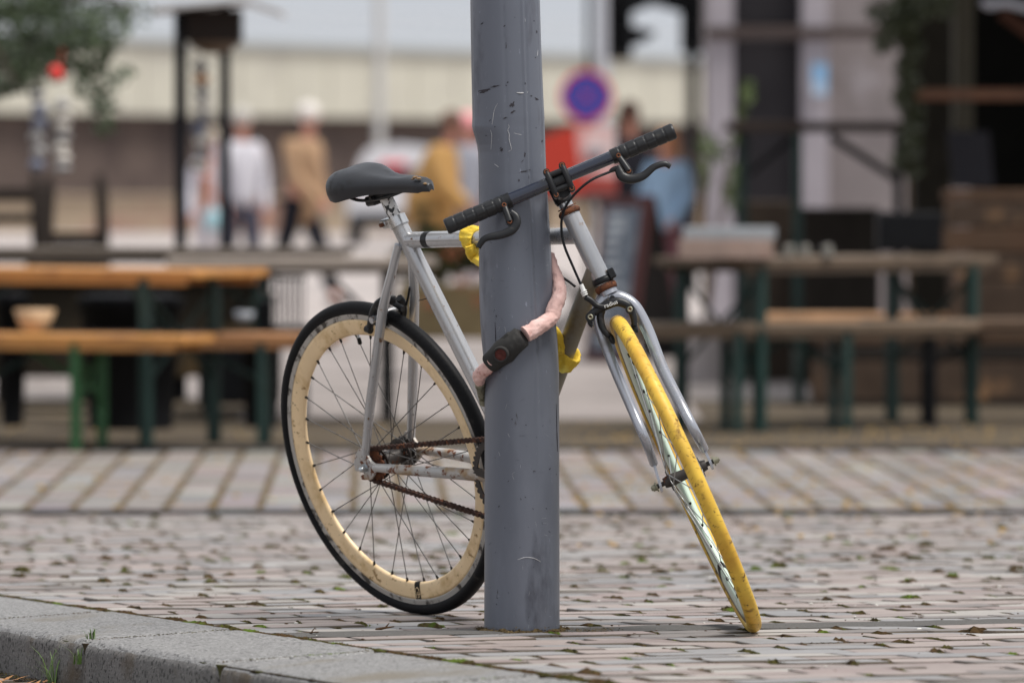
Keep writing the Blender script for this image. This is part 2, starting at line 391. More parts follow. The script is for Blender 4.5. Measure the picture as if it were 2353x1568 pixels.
# ---- wheels
def wheel(C, n, rimm, tyrem, trackm, rt, big, decal):
    n = unit(n)
    m = MB()
    rim = [(.3005, .0098), (.2945, .0096), (.280, .0080), (.2700, .0058), (.2662, .0032), (.2655, 0), (.2662, -.0032), (.2700, -.0058), (.280, -.0080), (.2945, -.0096), (.3005, -.0098), (.3010, -.0060), (.3010, .0060)]
    m.ring(C, n, 0, rim, 160, 0)
    ob = m.build('wheel', rimm, bike)
    m = MB()
    tr = [(.3008, .0100), (.3008, .0060), (.3120, .0060), (.3135, .0075), (.3140, .0108), (.3125, .0108), (.3060, .0098), (.3012, .0104)]
    m.ring(C, n, 0, tr, 160, 0, True); m.ring(C, n, 0, [(a, -b) for a, b in tr][::-1], 160, 0, True)
    m.build('brake_track', trackm, ob)
    m = MB(); tc = RW - rt
    prof = []
    for k in range(22):
        a = -PI * .80 + 2 * PI * .80 * k / 21
        prof.append((tc + rt * math.cos(a), rt * math.sin(a)))
    prof.append((.307, -.0075) if False else (tc - rt * .8, -.0062)); prof.append((tc - rt * .8, .0062))
    m.ring(C, n, 0, prof, 200, 0)
    # tread: shallow raised bars over the shoulders
    a_, b_ = m.frame(n)
    for i in range(150):
        t = 2 * PI * i / 150; dd = math.cos(t) * a_ + math.sin(t) * b_; tt = -math.sin(t) * a_ + math.cos(t) * b_
        for s in (-1, 1):
            if random.random() < (.35 if not big else .0): continue
            q = []; ro = random.uniform(.85, 1.1) if not big else 1
            for ph, sh in ((.45, 0), (.7, .2), (1.05, .5)):
                ph *= ro; dr = math.cos(ph); ax = math.sin(ph) * s
                q.append(C + dd * (tc + (rt + .00005) * dr) + n * (rt + .00005) * ax + tt * sh * .009)
            m.tube(q, [.0002, .0004, .0002], 4, False, 1)
    m.build('tyre', [tyrem, M['crack_k'] if big else M['crack_y']], ob)
    # hub
    m = MB(); hw = .033 if not big else .030; fr = .0205 if not big else .0335
    m.tube([C - n * (hw + .012), C - n * hw, C - n * (hw - .006), C, C + n * (hw - .006), C + n * hw, C + n * (hw + .012)], [.010, .0125, .0125, .0105, .0125, .0125, .010] if not big else [.014, .018, .0175, .0165, .0175, .018, .014], 20)
    for s in (-1, 1):
        c = C + n * s * hw
        if big:
            m.ring(c, n, 0, [(.0345, .0015), (.0345, -.0015), (.0275, -.0015), (.0275, .0015)], 40, 0, False)
            m.ring(c, n, 0, [(.0200, .0015), (.0200, -.0015), (.012, -.0015), (.012, .0015)], 30, 0, False)
            for k in range(9):
                t = 2 * PI * k / 9 + .2; dd = math.cos(t) * a_ + math.sin(t) * b_; tt = -math.sin(t) * a_ + math.cos(t) * b_
                m.box(c + dd * .0238, dd, tt, n, .0050, .0042, .0014)
        else:
            m.tube([c - n * .0014, c + n * .0014], fr, 26)
    m.cyl(C - n * (.063), C + n * (.063), .0048, seg=12)
    m.build('hub', M['hub'], ob)
    # spokes, three cross
    for i in range(32):
        side = 1 if i % 2 else -1; tr_ = 1 if (i // 2) % 2 else -1
        th = 2 * PI * (i + .5) / 32; ph = th + tr_ * R(66)
        hubp = C + n * side * hw + (math.cos(ph) * a_ + math.sin(ph) * b_) * (fr - .003)
        rp = C + (math.cos(th) * a_ + math.sin(th) * b_) * .2665 + n * side * .0015
        m = MB(); m.tube([hubp, rp], .00105, 6, False)
        q = unit(hubp - rp); m.tube([rp - q * .001, rp + q * .0075, rp + q * .0085], [.0030, .0022, .0013], 8, True, 1)
        m.build('spoke', [M['spoke'] if big else M['spoke_f'], M['nipple']], ob)
    for s in (-1, 1):
        m = MB(); c = C + n * s * (.0685 if big else .063)
        m.tube([c - n * s * .003, c - n * s * .0005], .0100, 18); m.tube([c - n * s * .0005, c + n * s * .0065], .0082 if big else .0074, 6)
        if big: m.tube([c - n * s * .006, c - n * s * .003], .0115, 18); m.ball(c + n * s * .0085, .0066, .0066, .0062, 12, 8)
        else: m.tube([c + n * s * .0065, c + n * s * .0095], .0042, 10)
        m.build('axle_nut', M['zinc'] if big else M['ferrule'], ob)
    return ob, a_, b_
rw, ra, rb = wheel(BC, Bn, M['rim_cream'], M['tyre_black'], M['track'], .0148, True, None)
fw_, fa, fb = wheel(FC, FN, M['rim_mint'], M['tyre_yellow'], M['track_y'], .0147, False, None)
# black valve of the rear wheel, near its top
def rimdir(C, x, y, n):
    q = hit(x, y, C, n) - C; return unit(q)
m = MB(); d = rimdir(BC, 830, 800, Bn)
m.tube([BC + d * .268, BC + d * .256], .0030, 10, mi=1); m.tube([BC + d * .259, BC + d * .247, BC + d * .245], [.0042, .0046, .003], 12); m.build('valve_cap', [M['nipple'], M['zinc']], rw)
# maker's strip on each rim: a black band over the rim face with a pale loop on it
def rim_strip(C, n, d, par, loop=True):
    m = MB(); t = unit(np.cross(n, d)); s = -1 if (n @ V(0, 1, 0)) > 0 else 1
    prof = [(.3000, .0100), (.2945, .0099), (.280, .0083), (.2700, .0061), (.2660, .0035), (.2650, .001)]
    for sg in (1, -1):
        vs = []
        for (r_, x_) in prof:
            for k in (-1, 1): vs.append(C + unit(d * r_ + t * .0085 * k) * r_ + n * (x_ + .0004) * sg)
        m.add(vs, [(2 * i, 2 * i + 1, 2 * i + 3, 2 * i + 2) for i in range(len(prof) - 1)], True, 0)
    if loop:
        P_ = lambda u_, r_: C + d * r_ + t * u_ + n * (np.interp(r_, [.27, .28, .2945], [.0061, .0083, .0099]) + .0012)
        pts = smooth_path([P_(.004, .296), P_(.006, .290), P_(.0055, .280), P_(.001, .2755), P_(-.0045, .279), P_(-.005, .288), P_(-.0045, .297)], 4)
        m.tube(pts, .0007, 6, mi=1)
        m.tube([P_(.001, .298), P_(.001, .286), P_(.001, .284)], .0007, 6, mi=1); m.tube([P_(-.001, .290), P_(.0075, .2895), P_(.018, .2875)], .0007, 6, mi=1)
    m.build('rim_decal', [M['nipple'], M['rim_cream']], par)
rim_strip(BC, Bn, rimdir(BC, 966, 1352, Bn), rw)
rim_strip(FC, FN, unit(V(.15, .62, -.75) - FN * (V(.15, .62, -.75) @ FN)), fw_, False)

# ---- chain and cranks
def link_path(c1, r1, c2, r2):
    d = c2 - c1; L = np.linalg.norm(d); a0 = math.atan2(d[1], d[0]); al = math.asin((r2 - r1) / L)
    P = []
    up1 = a0 + PI / 2 + al; lo1 = a0 - PI / 2 - al
    def arc(c, r_, a, b, n_): return [c + r_ * V(math.cos(a + (b - a) * i / n_), math.sin(a + (b - a) * i / n_)) for i in range(n_ + 1)]
    P += arc(c2, r2, up1, lo1, 30)            # round the front: clockwise
    P += arc(c1, r1, lo1, up1 - 2 * PI, 30)
    P.append(P[0]); return P
RS, RC = .0345, .0905
path = link_path(V(0, 0), RS, V(.408, -.059), RC)
cum = [0]
for a, b in zip(path, path[1:]): cum.append(cum[-1] + np.linalg.norm(b - a))
N_ = 2 * round(cum[-1] / .0127 / 2); pts = []
for i in range(N_):
    s = cum[-1] * i / N_; pts.append(V(np.interp(s, cum, [p[0] for p in path]), np.interp(s, cum, [p[1] for p in path])))
m = MB(); CL_ = -.0445
for i in range(N_):
    a, b = pts[i], pts[(i + 1) % N_]; d = unit(b - a); nn = V(-d[1], d[0]); w_ = .0042 if i % 2 else .0027
    for s in (-1, 1):
        pl = []
        for c, st in ((a, PI / 2), (b, -PI / 2)):
            for k in range(5):
                t = st + PI * k / 4; pl.append(c + .0052 * (math.cos(t) * d + math.sin(t) * nn))
        pl.insert(5, (a + b) / 2 - nn * .0034); pl.append((a + b) / 2 + nn * .0034)
        m.prism([B(q[0], CL_ + s * w_ - .0006, q[1]) for q in pl], BL * .0012)
    m.cyl(B(a[0], CL_ - .0052, a[1]), B(a[0], CL_ + .0052, a[1]), .0042, seg=8)
m.build('chain', M['chain'], bike)
def cog(m, c, y, r_, teeth, inner, th=.0016, mi=0):
    vs = []; n2 = teeth * 4
    for s in (-1, 1):
        for k in range(n2):
            t = 2 * PI * k / n2; rr_ = r_ + (.0035 if k % 4 in (1,) else (.0015 if k % 4 in (0, 2) else -.003))
            vs.append(B(c[0] + rr_ * math.cos(t), y + s * th, c[1] + rr_ * math.sin(t)))
        for k in range(n2):
            t = 2 * PI * k / n2; vs.append(B(c[0] + inner * math.cos(t), y + s * th, c[1] + inner * math.sin(t)))
    fs = []
    for k in range(n2):
        l = (k + 1) % n2
        fs += [(k, l, n2 + l, n2 + k), (2 * n2 + l, 2 * n2 + k, 3 * n2 + k, 3 * n2 + l), (k, 2 * n2 + k, 2 * n2 + l, l), (n2 + l, 3 * n2 + l, 3 * n2 + k, n2 + k)]
    m.add(vs, fs, False, mi)
m = MB(); cog(m, (0, 0), CL_, RS, 17, .019); m.ring(BC + BL * CL_, BL, 0, [(.021, .004), (.021, -.004), (.012, -.004), (.012, .004)], 24); m.build('rear_cog', M['rust'], bike)
m = MB(); cog(m, (0, 0), .043, .033, 16, .020); m.ring(BC + BL * .043, BL, 0, [(.022, .003), (.022, -.003), (.012, -.003), (.012, .003)], 24); m.build('spare_cog', M['hub'], bike)
BBc = V(.408, -.059)
m = MB(); cog(m, BBc, CL_, RC, 46, .078)
for k in range(5):
    t = 2 * PI * k / 5 + .3; c, s = math.cos(t), math.sin(t)
    m.box(B(BBc[0] + c * .048, CL_, BBc[1] + s * .048), BF * c + BU * s, -BF * s + BU * c, BL, .034, .008, .003)
m.build('chainring', M['hub'], bike)
for s in (-1, 1):
    ca = R(-4); m = MB()
    e = V(BBc[0] - s * .165 * math.cos(ca), BBc[1] - s * .165 * math.sin(ca))
    m.tube([B(BBc[0], s * .03, BBc[1]), B(BBc[0], s * .062, BBc[1])], .013, 16)
    m.tube([B(BBc[0], s * .060, BBc[1]), B(e[0], s * .066, e[1])], [.014, .010], 14, sy=.6, up=BU)
    cr_ = m.build('crank', M['hub'], bike)
    m = MB(); m.box(B(e[0], s * .112, e[1]), BF, BL, BU, .032, .040, .008, .003); m.cyl(B(e[0], s * .066, e[1]), B(e[0], s * .15, e[1]), .005); m.build('pedal', M['black'], bike)

# ---- fork, headset
UA = (FC - HT) @ SU; AA = (FC - HT) @ SF; LA = (FC - HT) @ SL
m = MB()
for s in (-1, 1):
    if s < 0: px_ = [(1396, 682, 0), (1383, 692, 0), (1374, 710, .001), (1375, 735, .002), (1382, 766, .003), (1412, 846, .012), (1450, 935, .022), (1482, 1010, .034), (1501, 1062, AA - .003)]
    else: px_ = [(1398, 682, 0), (1424, 684, 0), (1448, 696, .001), (1466, 717, .002), (1490, 764, .003), (1522, 846, .012), (1563, 927, .022), (1597, 992, .034), (1617, 1030, AA - .003)]
    P_ = [hs(x, y, a) for x, y, a in px_]
    rr_ = [.013, .0138, .0132, .0126, .0118, .0112, .0106, .0098, .0088] if s > 0 else [.013, .0130, .0122, .0115, .0108, .0104, .0100, .0094, .0086]
    m.tube(smooth_path(P_, 6), list(np.interp(np.linspace(0, 8, 49), range(9), rr_)), 18)
    e = P_[-1]; dn = unit(P_[-1] - P_[-2]); m.ball(e, .0086, .0086, .0105, 12, 8, ax=(unit(np.cross(dn, SL)), SL, dn))
    ax_ = FC + FN * s * .0535
    up_ = unit(e - ax_); sf_ = unit(np.cross(FN, up_))
    pl = [(-.006, np.linalg.norm(e - ax_) + .004), (.006, np.linalg.norm(e - ax_) + .004), (.010, .008), (.013, -.002), (.010, -.012), (-.008, -.013), (-.013, -.004), (-.011, .008)]
    m.prism([ax_ - FN * .0025 + sf_ * a + up_ * b for a, b in pl], FN * .005)
m.tube([S(0, 0, -.156), S(0, 0, -.176)], [.0165, .0185], 22)
m.build('fork', M['fork'], bike)
m = MB(); m.ring(S(0, 0, .004), SU, 0, [(.0215, .004), (.023, .0), (.0215, -.0045), (.017, -.0045), (.014, .006), (.018, .007)], 36)
m.ring(S(.001, 0, .015), unit(SU + SF * .12), 0, [(.0195, .0010), (.0195, -.0010), (.0145, -.001), (.0145, .001)], 36)
m.build('headset_cup', M['rust'], bike)
m = MB(); m.ring(HB - SU * .008, SU, 0, [(.0215, .006), (.0225, .0), (.021, -.006), (.016, -.0065), (.016, .006)], 36); m.build('headset_cup', M['rust'], bike)
m = MB(); m.ring(HB + SU * .007, unit(SU + SL * .05), 0, [(.0200, .006), (.0210, .0), (.0205, -.006), (.0178, -.0065), (.0178, .006)], 36)
m.box(HB + SU * .011 + SL * .021 + SF * .012, SL, SF, SU, .007, .006, .010, .002); m.build('lamp_bracket', M['black'], bike)
m = MB(); m.tube([HT, HT + SU * .045], .0142, 20); m.build('steerer', M['chrome'], bike)

# ---- stem, handlebar
Ac = .088
CLP = hs(1284.5, 417, Ac); lc, uc = (CLP - HT) @ SL, (CLP - HT) @ SU
bR, bLf = hs(1024, 521.5, Ac), hs(1549, 300.5, Ac)
bd = unit(bLf - bR)
m = MB()
m.tube([S(0, 0, .024), S(0, 0, .030), S(0, 0, .066), S(0, 0, .070)], [.016, .0185, .0185, .015], 24)
m.tube([S(.004, lc * .2, .048), S(.045, lc * .7, (.048 + uc) / 2), S(Ac - .010, lc, uc)], [.0165, .015, .017], 20, sy=.9)
bperp = unit(np.cross(bd, SF)); bperp = bperp if bperp[2] > 0 else -bperp
fp = CLP
m.tube([fp - bd * .0195, fp + bd * .0195], .0178, 24)
m.tube([fp - bperp * .018 - SF * .004, S(.035, lc * .4, .045) - bperp * .004], [.015, .015], 16)
stem = m.build('stem', M['black'], bike)
m = MB()
fo = fp + SF * .015
for s in (-1, 1):
    m.tube([fo + bd * s * .0165 + bperp * .024, fo + bd * s * .0165 + bperp * .012 + SF * .004, fo + bd * s * .0165 - bperp * .012 + SF * .004, fo + bd * s * .0165 - bperp * .024], .0064, 12)
    m.tube([fo + bd * -.0165 + bperp * s * .016 + SF * .001, fo + bd * .0165 + bperp * s * .0155 + SF * .001], .0058, 12)
    for k in (-1, 1): m.tube([fo + bd * k * .0165 + bperp * s * .0245 - SF * .012, fo + bd * k * .0165 + bperp * s * .0245 + SF * .004], .0066, 16)
m.build('stem_faceplate', M['black'], stem)
for s in (-1, 1):
    for k in (-1, 1):
        m = MB(); c = fo + bd * k * .0165 + bperp * s * .0245
        m.ring(c + SF * .0035, SF, 0, [(.0048, .003), (.0048, -.001), (.0022, -.001), (.0026, .003)], 16); m.tube([c, c + SF * .0038], .0024, 8, mi=1); m.build('bolt', [M['rust'], M['nipple']], stem)
m = MB(); m.tube([bR + bd * .01, bLf - bd * .01], .0129, 28); handlebar = m.build('handlebar', M['bar'], bike)
LB = np.linalg.norm(bLf - bR)
def grip(a, b):                       # from the open end towards the stem
    d = unit(b - a); L = np.linalg.norm(b - a); m = MB()
    u0, w0 = unit(np.cross(d, SF)), SF
    st = [0, .0015, .004] + []
    nseg = 48; nl = 60; vs = []
    for i in range(nl + 1):
        x = L * i / nl; fr = x / L
        rb_ = .0160 - .0006 * fr
        if i == 0: rb_ -= .0022
        if i == 1: rb_ -= .0006
        g = 0
        for q in (.17, .335, .50, .665, .83, .95):
            if abs(fr - q) < .009: g = .0016
        for k in range(nseg):
            t = 2 * PI * k / nseg; lg = 0
            if .17 < fr < .83:
                ph = (k + (3 if int((fr - .17) / .165) % 2 else 0)) % 8
                if ph == 0: lg = .0013
            r_ = rb_ - max(g, lg)
            vs.append(a + d * x + r_ * (math.cos(t) * u0 + math.sin(t) * w0))
    fs = [(i * nseg + k, i * nseg + (k + 1) % nseg, (i + 1) * nseg + (k + 1) % nseg, (i + 1) * nseg + k) for i in range(nl) for k in range(nseg)]
    m.add(vs, fs, True); m.add(vs[:nseg], [tuple(range(nseg))[::-1]], False); m.add(vs[-nseg:], [tuple(range(nseg))], False)
    m.build('grip', M['grip'], bike)
grip(bR, bR + bd * .124); grip(bLf, bLf - bd * .120)
def lever(scr, piv, pts, wid, clamp, along, side):
    m = MB()
    c0 = clamp; m.tube([c0 - bd * .0055, c0 + bd * .0055], .0152, 24)
    sc_ = hs(*scr, Ac + .014); pv = hs(*piv, Ac + .020)
    m.tube([hs(scr[0], scr[1], Ac + .010), sc_ + SF * .002], .0072, 14)
    m.tube([sc_ - SF * .004, (sc_ + pv) / 2, pv], [.0062, .0070, .0075], 12)
    m.tube([pv - SF * .008, pv + SF * .003], .0080, 16)
    br = m.build('brake_lever', M['black'], bike)
    m = MB(); n = len(pts)
    P_ = smooth_path([hs(x, y, Ac + .020 + .004 * math.sin(PI * i / (n - 1))) for i, (x, y) in enumerate(pts)], 6)
    rr_ = list(np.interp(np.linspace(0, n - 1, len(P_)), range(n), wid))
    m.tube(P_, rr_, 14, up=SF, sx=.62); m.build('lever_blade', M['black'], br)
    for c, q in ((sc_ + SF * .002, .0046), (pv + SF * .003, .0050)):
        m = MB(); m.ring(c, SF, 0, [(q, .0022), (q, -.001), (q * .45, -.001), (q * .5, .0022)], 16); m.tube([c - SF * .001, c + SF * .0006], q * .5, 6, mi=1); m.build('bolt', [M['rust'], M['nipple']], br)
    return br
cR, cLf = bR + bd * .1305, bLf - bd * .1265
lv = lever((1158, 471), (1171, 509), [(1173, 487), (1184, 497), (1187, 511), (1175, 529), (1150, 539.5), (1118, 546), (1106, 556), (1098.5, 569)], [.0058, .0074, .0084, .0090, .0082, .0070, .0062, .0052], cR, 1, -1)
lv2 = lever((1420.6, 357.8), (1444, 393), [(1418, 382), (1424, 396), (1431, 406), (1450, 411), (1477, 404), (1502, 384), (1526, 376.5), (1540, 383)], [.0066, .0088, .0098, .0096, .0082, .0068, .0060, .0052], cLf, -1, 1)
m = MB(); m.tube([hs(1417, 386, Ac + .02), hs(1406, 391, Ac + .02), hs(1400, 394.5, Ac + .02)], [.0052, .0048, .0028], 12); m.build('cable_adjuster', M['black'], lv2)
m = MB(); pts = [(1402, 394.5), (1363, 411), (1332.5, 433.5), (1307.4, 461.2), (1293.5, 489), (1289.4, 522.5), (1296.3, 564.2), (1315.8, 611.5), (1335.3, 656)]
aa = [.108, .125, .125, .11, .09, .075, .066, .060, .052]
m.tube(smooth_path([hs(x, y, a) for (x, y), a in zip(pts, aa)], 10), .0026, 10); m.build('brake_cable', M['rubber'], bike)
m = MB(); m.tube([hs(1334.5, 653, .052), hs(1341, 669, .050)], [.0042, .0048], 12)
for k in range(3):
    p = hs(1340 + k * 1.6, 668 + k * 4.2, .050); m.tube([p, p - SU * .0022], .0066 - .0004 * k, 16)
m.build('cable_boot', M['white'], bike)
m = MB(); m.tube(smooth_path([hb(1270, 622), hb(1292, 637), hb(1307, 647), hb(1321, 658)], 6), .0024, 10); m.build('brake_cable', M['rubber'], bike); m = MB()
m.tube(smooth_path([hb(1150, 535, .03), hb(1095, 523, .01), hb(1070, 521, .0), hb(1035, 530, -.017)], 6), .0012, 8); m.build('brake_cable', M['rubber'], bike)

# ---- brakes
fbk = MB(); a0 = .040
arch = [(1352, 735), (1356, 724), (1372, 712), (1395, 700), (1418, 693), (1440, 700), (1450, 711)]
fbk.tube(smooth_path([hs(x, y, a0) for x, y in arch], 5), list(np.interp(np.linspace(0, 6, 31), range(7), [.0062, .0075, .0082, .0092, .0092, .0085, .0075])), 14, up=SF, sx=.75)
fbk.tube(smooth_path([hs(x, y, a0 + .004) for x, y in [(1344, 682), (1358, 690), (1372, 702), (1392, 706)]], 5), [.0058] * 16, 12)
fbk.tube(smooth_path([hs(x, y, a0 - .006) for x, y in [(1383, 706), (1379, 728), (1385, 755), (1399, 772)]], 5), list(np.linspace(.0085, .0055, 16)), 14)
fbk.tube(smooth_path([hs(x, y, a0 - .004) for x, y in [(1449, 710), (1456, 730), (1457, 748)]], 5), list(np.linspace(.0080, .0055, 11)), 14)
fbk.tube([hs(1356, 728, a0 - .006), hs(1356, 728, a0 + .009)], .0098, 18); fbk.tube([hs(1447, 710, a0 - .006), hs(1447, 710, a0 + .009)], .0090, 18)
fbk.tube(smooth_path([hs(x, y, a0) for x, y in [(1353, 733), (1356, 743), (1362, 748)]], 4), .0048, 10)
fbk.tube([S(0, 0, -.185), S(a0, 0, -.188)], .0050, 12)
fbk.ball(hs(1404, 777, .028), .008, .006, .013, 12, 8, ax=(SF, SL, SU)); fbk.ball(hs(1458, 752, .028), .008, .006, .012, 12, 8, ax=(SF, SL, SU))
fbr = fbk.build('front_brake', M['black'], bike)
for x, y in ((1356, 728), (1447, 710)):
    m = MB(); c = hs(x, y, a0 + .0095); m.ring(c, SF, 0, [(.0055, .0016), (.0055, -.001), (.0024, -.001), (.0028, .0016)], 16); m.tube([c - SF * .001, c + SF * .0004], .0026, 6, mi=1); m.build('bolt', [M['ferrule'], M['rust']], fbr)
def text_mesh(txt, size, name, material, parent, org, xd, yd, nd, extr=.0003):
    cu = bpy.data.curves.new('lettering', 'FONT'); cu.body = txt; cu.size = size; cu.extrude = extr; cu.align_x = 'CENTER'; cu.align_y = 'CENTER'
    o = bpy.data.objects.new('lettering', cu); COL.objects.link(o)
    me = bpy.data.meshes.new_from_object(o.evaluated_get(bpy.context.evaluated_depsgraph_get()))
    bpy.data.objects.remove(o)
    xd, yd, nd = unit(xd), unit(yd), unit(nd); po = np.array(parent['_o'])
    for v in me.vertices:
        q = org + xd * v.co.x + yd * v.co.y + nd * v.co.z - po; v.co = tuple(q)
    me.materials.clear(); me.materials.append(material); me.name = name
    ob = bpy.data.objects.new(name, me); COL.objects.link(ob); ob.parent = parent; ob['_o'] = [float(q) for q in po]; return ob
xd = unit(hs(1420, 688, .05) - hs(1385, 701, .05))
text_mesh('radius', .0115, 'lettering', M['white'], fbr, hs(1403, 698, a0 + .0105), xd, np.cross(SF, xd), SF)
# rear caliper
ed = unit(V(.125, .30)); eb = V(-ed[1], ed[0])
def RB(r_, l, k): q = ed * r_ + eb * k; return B(q[0], l, q[1])      # radial, lateral, behind the stays
rbk = MB()
ek = BF * eb[0] + BU * eb[1]
for s in (-1, 1):
    k = .030 if s > 0 else 0.0
for l, pts in ((-.034, [(922, 694), (903, 694), (886, 701), (875, 716), (868, 737), (864, 752), (861, 764)]), (.030, [(930, 690), (936, 700), (940, 718), (938, 735), (930, 748)])):
    rbk.tube(smooth_path([hb(x, y, l * (.35 + .65 * min(1, i / 2))) + ek * .018 for i, (x, y) in enumerate(pts)], 5), list(np.interp(np.linspace(0, 1, 5 * (len(pts) - 1) + 1), [0, .2, .6, 1], [.008, .0098, .0088, .0062])), 12, up=ek, sx=.8)
rbk.tube(smooth_path([hb(884, 706, -.034) + ek * .02, hb(892, 728, -.030) + ek * .016, hb(893, 748, -.024) + ek * .010], 5), list(np.linspace(.0088, .0060, 11)), 12)
rbk.tube([hb(918, 706) - ek * .01, hb(918, 700) + ek * .034], .0062, 12)
for s in (-1, 1): rbk.box(RB(.306, s * .0165, .012), BF * ed[0] + BU * ed[1], BL, ek, .006, .005, .022, .002)
rbk.tube([hb(861, 763, -.034) + ek * .012, hb(861, 763, -.034) + ek * .026], .0078, 14)
rbr = rbk.build('rear_brake', M['black'], bike)
for c in (hb(918, 700) + ek * .035, hb(861, 763, -.034) + ek * .027):
    m = MB(); nn_ = ek
    m.tube([c - nn_ * .004, c + nn_ * .002], .0052, 12); m.build('bolt', M['rust'], rbr)
m = MB()
m.tube([hb(933, 700, .02), hb(938, 680, .012), hb(941, 660, .01)], .0024, 8); m.build('brake_cable', M['rubber'], rbr); m = MB(); m.tube([hb(962, 690), hb(983, 685)], .0009, 6); m.build('cable_end', M['rubber'], rbr)
# ================================================================ the post
PY = 11.855
PXL = [(-1900, 1010, 1135), (-400, 1068, 1217), (0, 1080, 1240), (100, 1081.5, 1243), (200, 1083.5, 1247), (270, 1085, 1250.5), (290, 1084, 1251), (300, 1086, 1251.5), (315, 1091, 1252), (332, 1095.5, 1252.5), (350, 1098, 1253), (400, 1099.5, 1255), (480, 1100, 1260), (580, 1100, 1266), (680, 1101, 1273), (740, 1103, 1277), (780, 1106, 1280), (820, 1110, 1282.5), (860, 1112.5, 1284), (1000, 1113, 1284.5), (1200, 1113, 1285), (1465, 1112, 1285.5)]
PL = []
for (y, l, r_) in PXL:
    ax_ = 1176 - 16 + 39 * (y / 1450) if y < 1450 else 1199.
    a, b, c = at(l, y, PY), at(r_, y, PY), at(ax_, y, PY); PL.append((a[2], c[0], c[0] - a[0], b[0] - c[0]))
PL.sort()
def pole_cr(z): return np.interp(z, [p[0] for p in PL], [p[1] for p in PL]), np.interp(z, [p[0] for p in PL], [p[3] for p in PL])
def pole_l(z): return np.interp(z, [p[0] for p in PL], [p[2] for p in PL])
zdoor = at(1200, 213, PY)[2]
def pole_pt(z, t, off=0.):             # t: angle, 0 = towards the camera, + = right
    c, r_ = pole_cr(z)
    k = .0030 * math.exp(-((t - .50) / .030) ** 2) - .0020 * math.exp(-((t - .61) / .03) ** 2)      # edge of the service door
    if z < zdoor - .5: k *= max(0, 1 - (zdoor - .5 - z) / .25)
    k -= .0006 * math.exp(-((t + .05) / .05) ** 2) * (1 if z > zdoor - .2 else 0)
    flat = .0010 * math.cos(4 * (t - .2)) * min(1, max(0, (z - .5) / .3))
    q_ = max(0., -math.sin(t)); w_ = q_ * q_ * (3 - 2 * q_)
    if abs(t) > 1.2: k = flat = 0
    rr_ = r_ + (pole_l(z) - r_) * w_ + k + flat + off
    return V(c + rr_ * math.sin(t), PY - rr_ * math.cos(t), z)
m = MB(); NT = 180
zs = sorted(set([p[0] for p in PL] + list(np.linspace(PL[0][0], PL[-1][0], 90)) + list(np.linspace(.75, 1.05, 60)))); zs = [z for z in zs if z > -.02] ; zs.insert(0, -.02)
vs = [pole_pt(z, -PI + 2 * PI * k / NT) for z in zs for k in range(NT)]
m.add(vs, [(i * NT + k, i * NT + (k + 1) % NT, (i + 1) * NT + (k + 1) % NT, (i + 1) * NT + k) for i in range(len(zs) - 1) for k in range(NT)], True)
M['pole'] = mat('grey_post_paint', (.122, .134, .165), .38, .1, [((.160, .172, .208), 4, .48, .16, .36), ((.080, .084, .105), 9, .57, .10, .55), ((.26, .27, .30), 42, .70, .03, .6), ((.05, .048, .05), 30, .695, .03, .7), ((.20, .215, .265), 120, .66, .04, .5)], var=.07, vscale=5, bump=.0004, bscale=35, stretch=(1, 1, .32))
M['scr'] = mat('pale_scratch', (.42, .42, .43), .7)
M['scuff'] = mat('dark_scuff', (.048, .044, .050), .8, var=.3, vscale=60)
post = m.build('lamp_post', M['pole'], None, origin=(pole_cr(.02)[0], PY, .018))
tag(post, 'tall scratched grey metal post standing in the pavement, bicycle locked to it', 'post')
def tz(x, y):
    q = at(x, y, PY); c, r_ = pole_cr(q[2]); q = at(x, y, PY - r_ * .93); return q[2], math.asin(max(-.99, min(.99, (q[0] - c) / r_)))
def scratch(pts, wd=.0006, mi=0):
    m = MB()
    P_ = smooth_path([pole_pt(*tz(x, y), .0002) for x, y in pts], 4)
    n = len(P_); m.tube(P_, [wd * (.35 + .65 * math.sin(PI * (i + .3) / (n + .3))) * random.uniform(.7, 1.2) for i in range(n)], 5, False)
    m.build('scratch', M['scuff' if mi else 'scr'], post)
cv = lambda c, r_: ((1200 + c / 3.1367) * .8724, r_ / 3.136 * .8724)
for s in ([(435, 1025), (440, 1050), (430, 1075), (441, 1110), (440, 1150), (450, 1190), (458, 1235), (435, 1252)], [(345, 855), (325, 890), (312, 930), (305, 980), (298, 1030)], [(283, 1075), (291, 1105), (289, 1140), (283, 1185), (275, 1235)], [(500, 766), (540, 770), (598, 762)], [(682, 410), (676, 460)], [(575, 140), (577, 180)], [(310, 1355), (350, 1380)], [(480, 1100), (540, 1115)]):
    scratch([cv(*p) for p in s], .00065 if s[0] != (500, 766) else .0014)
for _ in range(70):                    # fine scratches
    x = random.uniform(1120, 1275); y = random.choice([random.uniform(480, 760), random.uniform(880, 1440)]); a = random.gauss(0, .8) + (0 if random.random() < .7 else 1.3); L = random.uniform(3, 15)
    scratch([(x, y), (x + math.sin(a) * L * .5 + random.uniform(-.7, .7), y + math.cos(a) * L * .5), (x + math.sin(a) * L, y + math.cos(a) * L)], random.uniform(.00010, .00024), 0 if random.random() < .6 else 1)
scratch([(1189, 1284), (1208, 1279), (1228, 1282), (1242, 1290)], .0009); scratch([(1262, 1415), (1280, 1440)], .0006)
scratch([(1120, 786 - 60), (1121, 800 - 60), (1120, 826 - 60)] if False else [(1132, 740), (1133, 775), (1132, 820)], .0010, 1)
scratch([(1278, 930), (1279, 990), (1281, 1040)], .0011, 1)
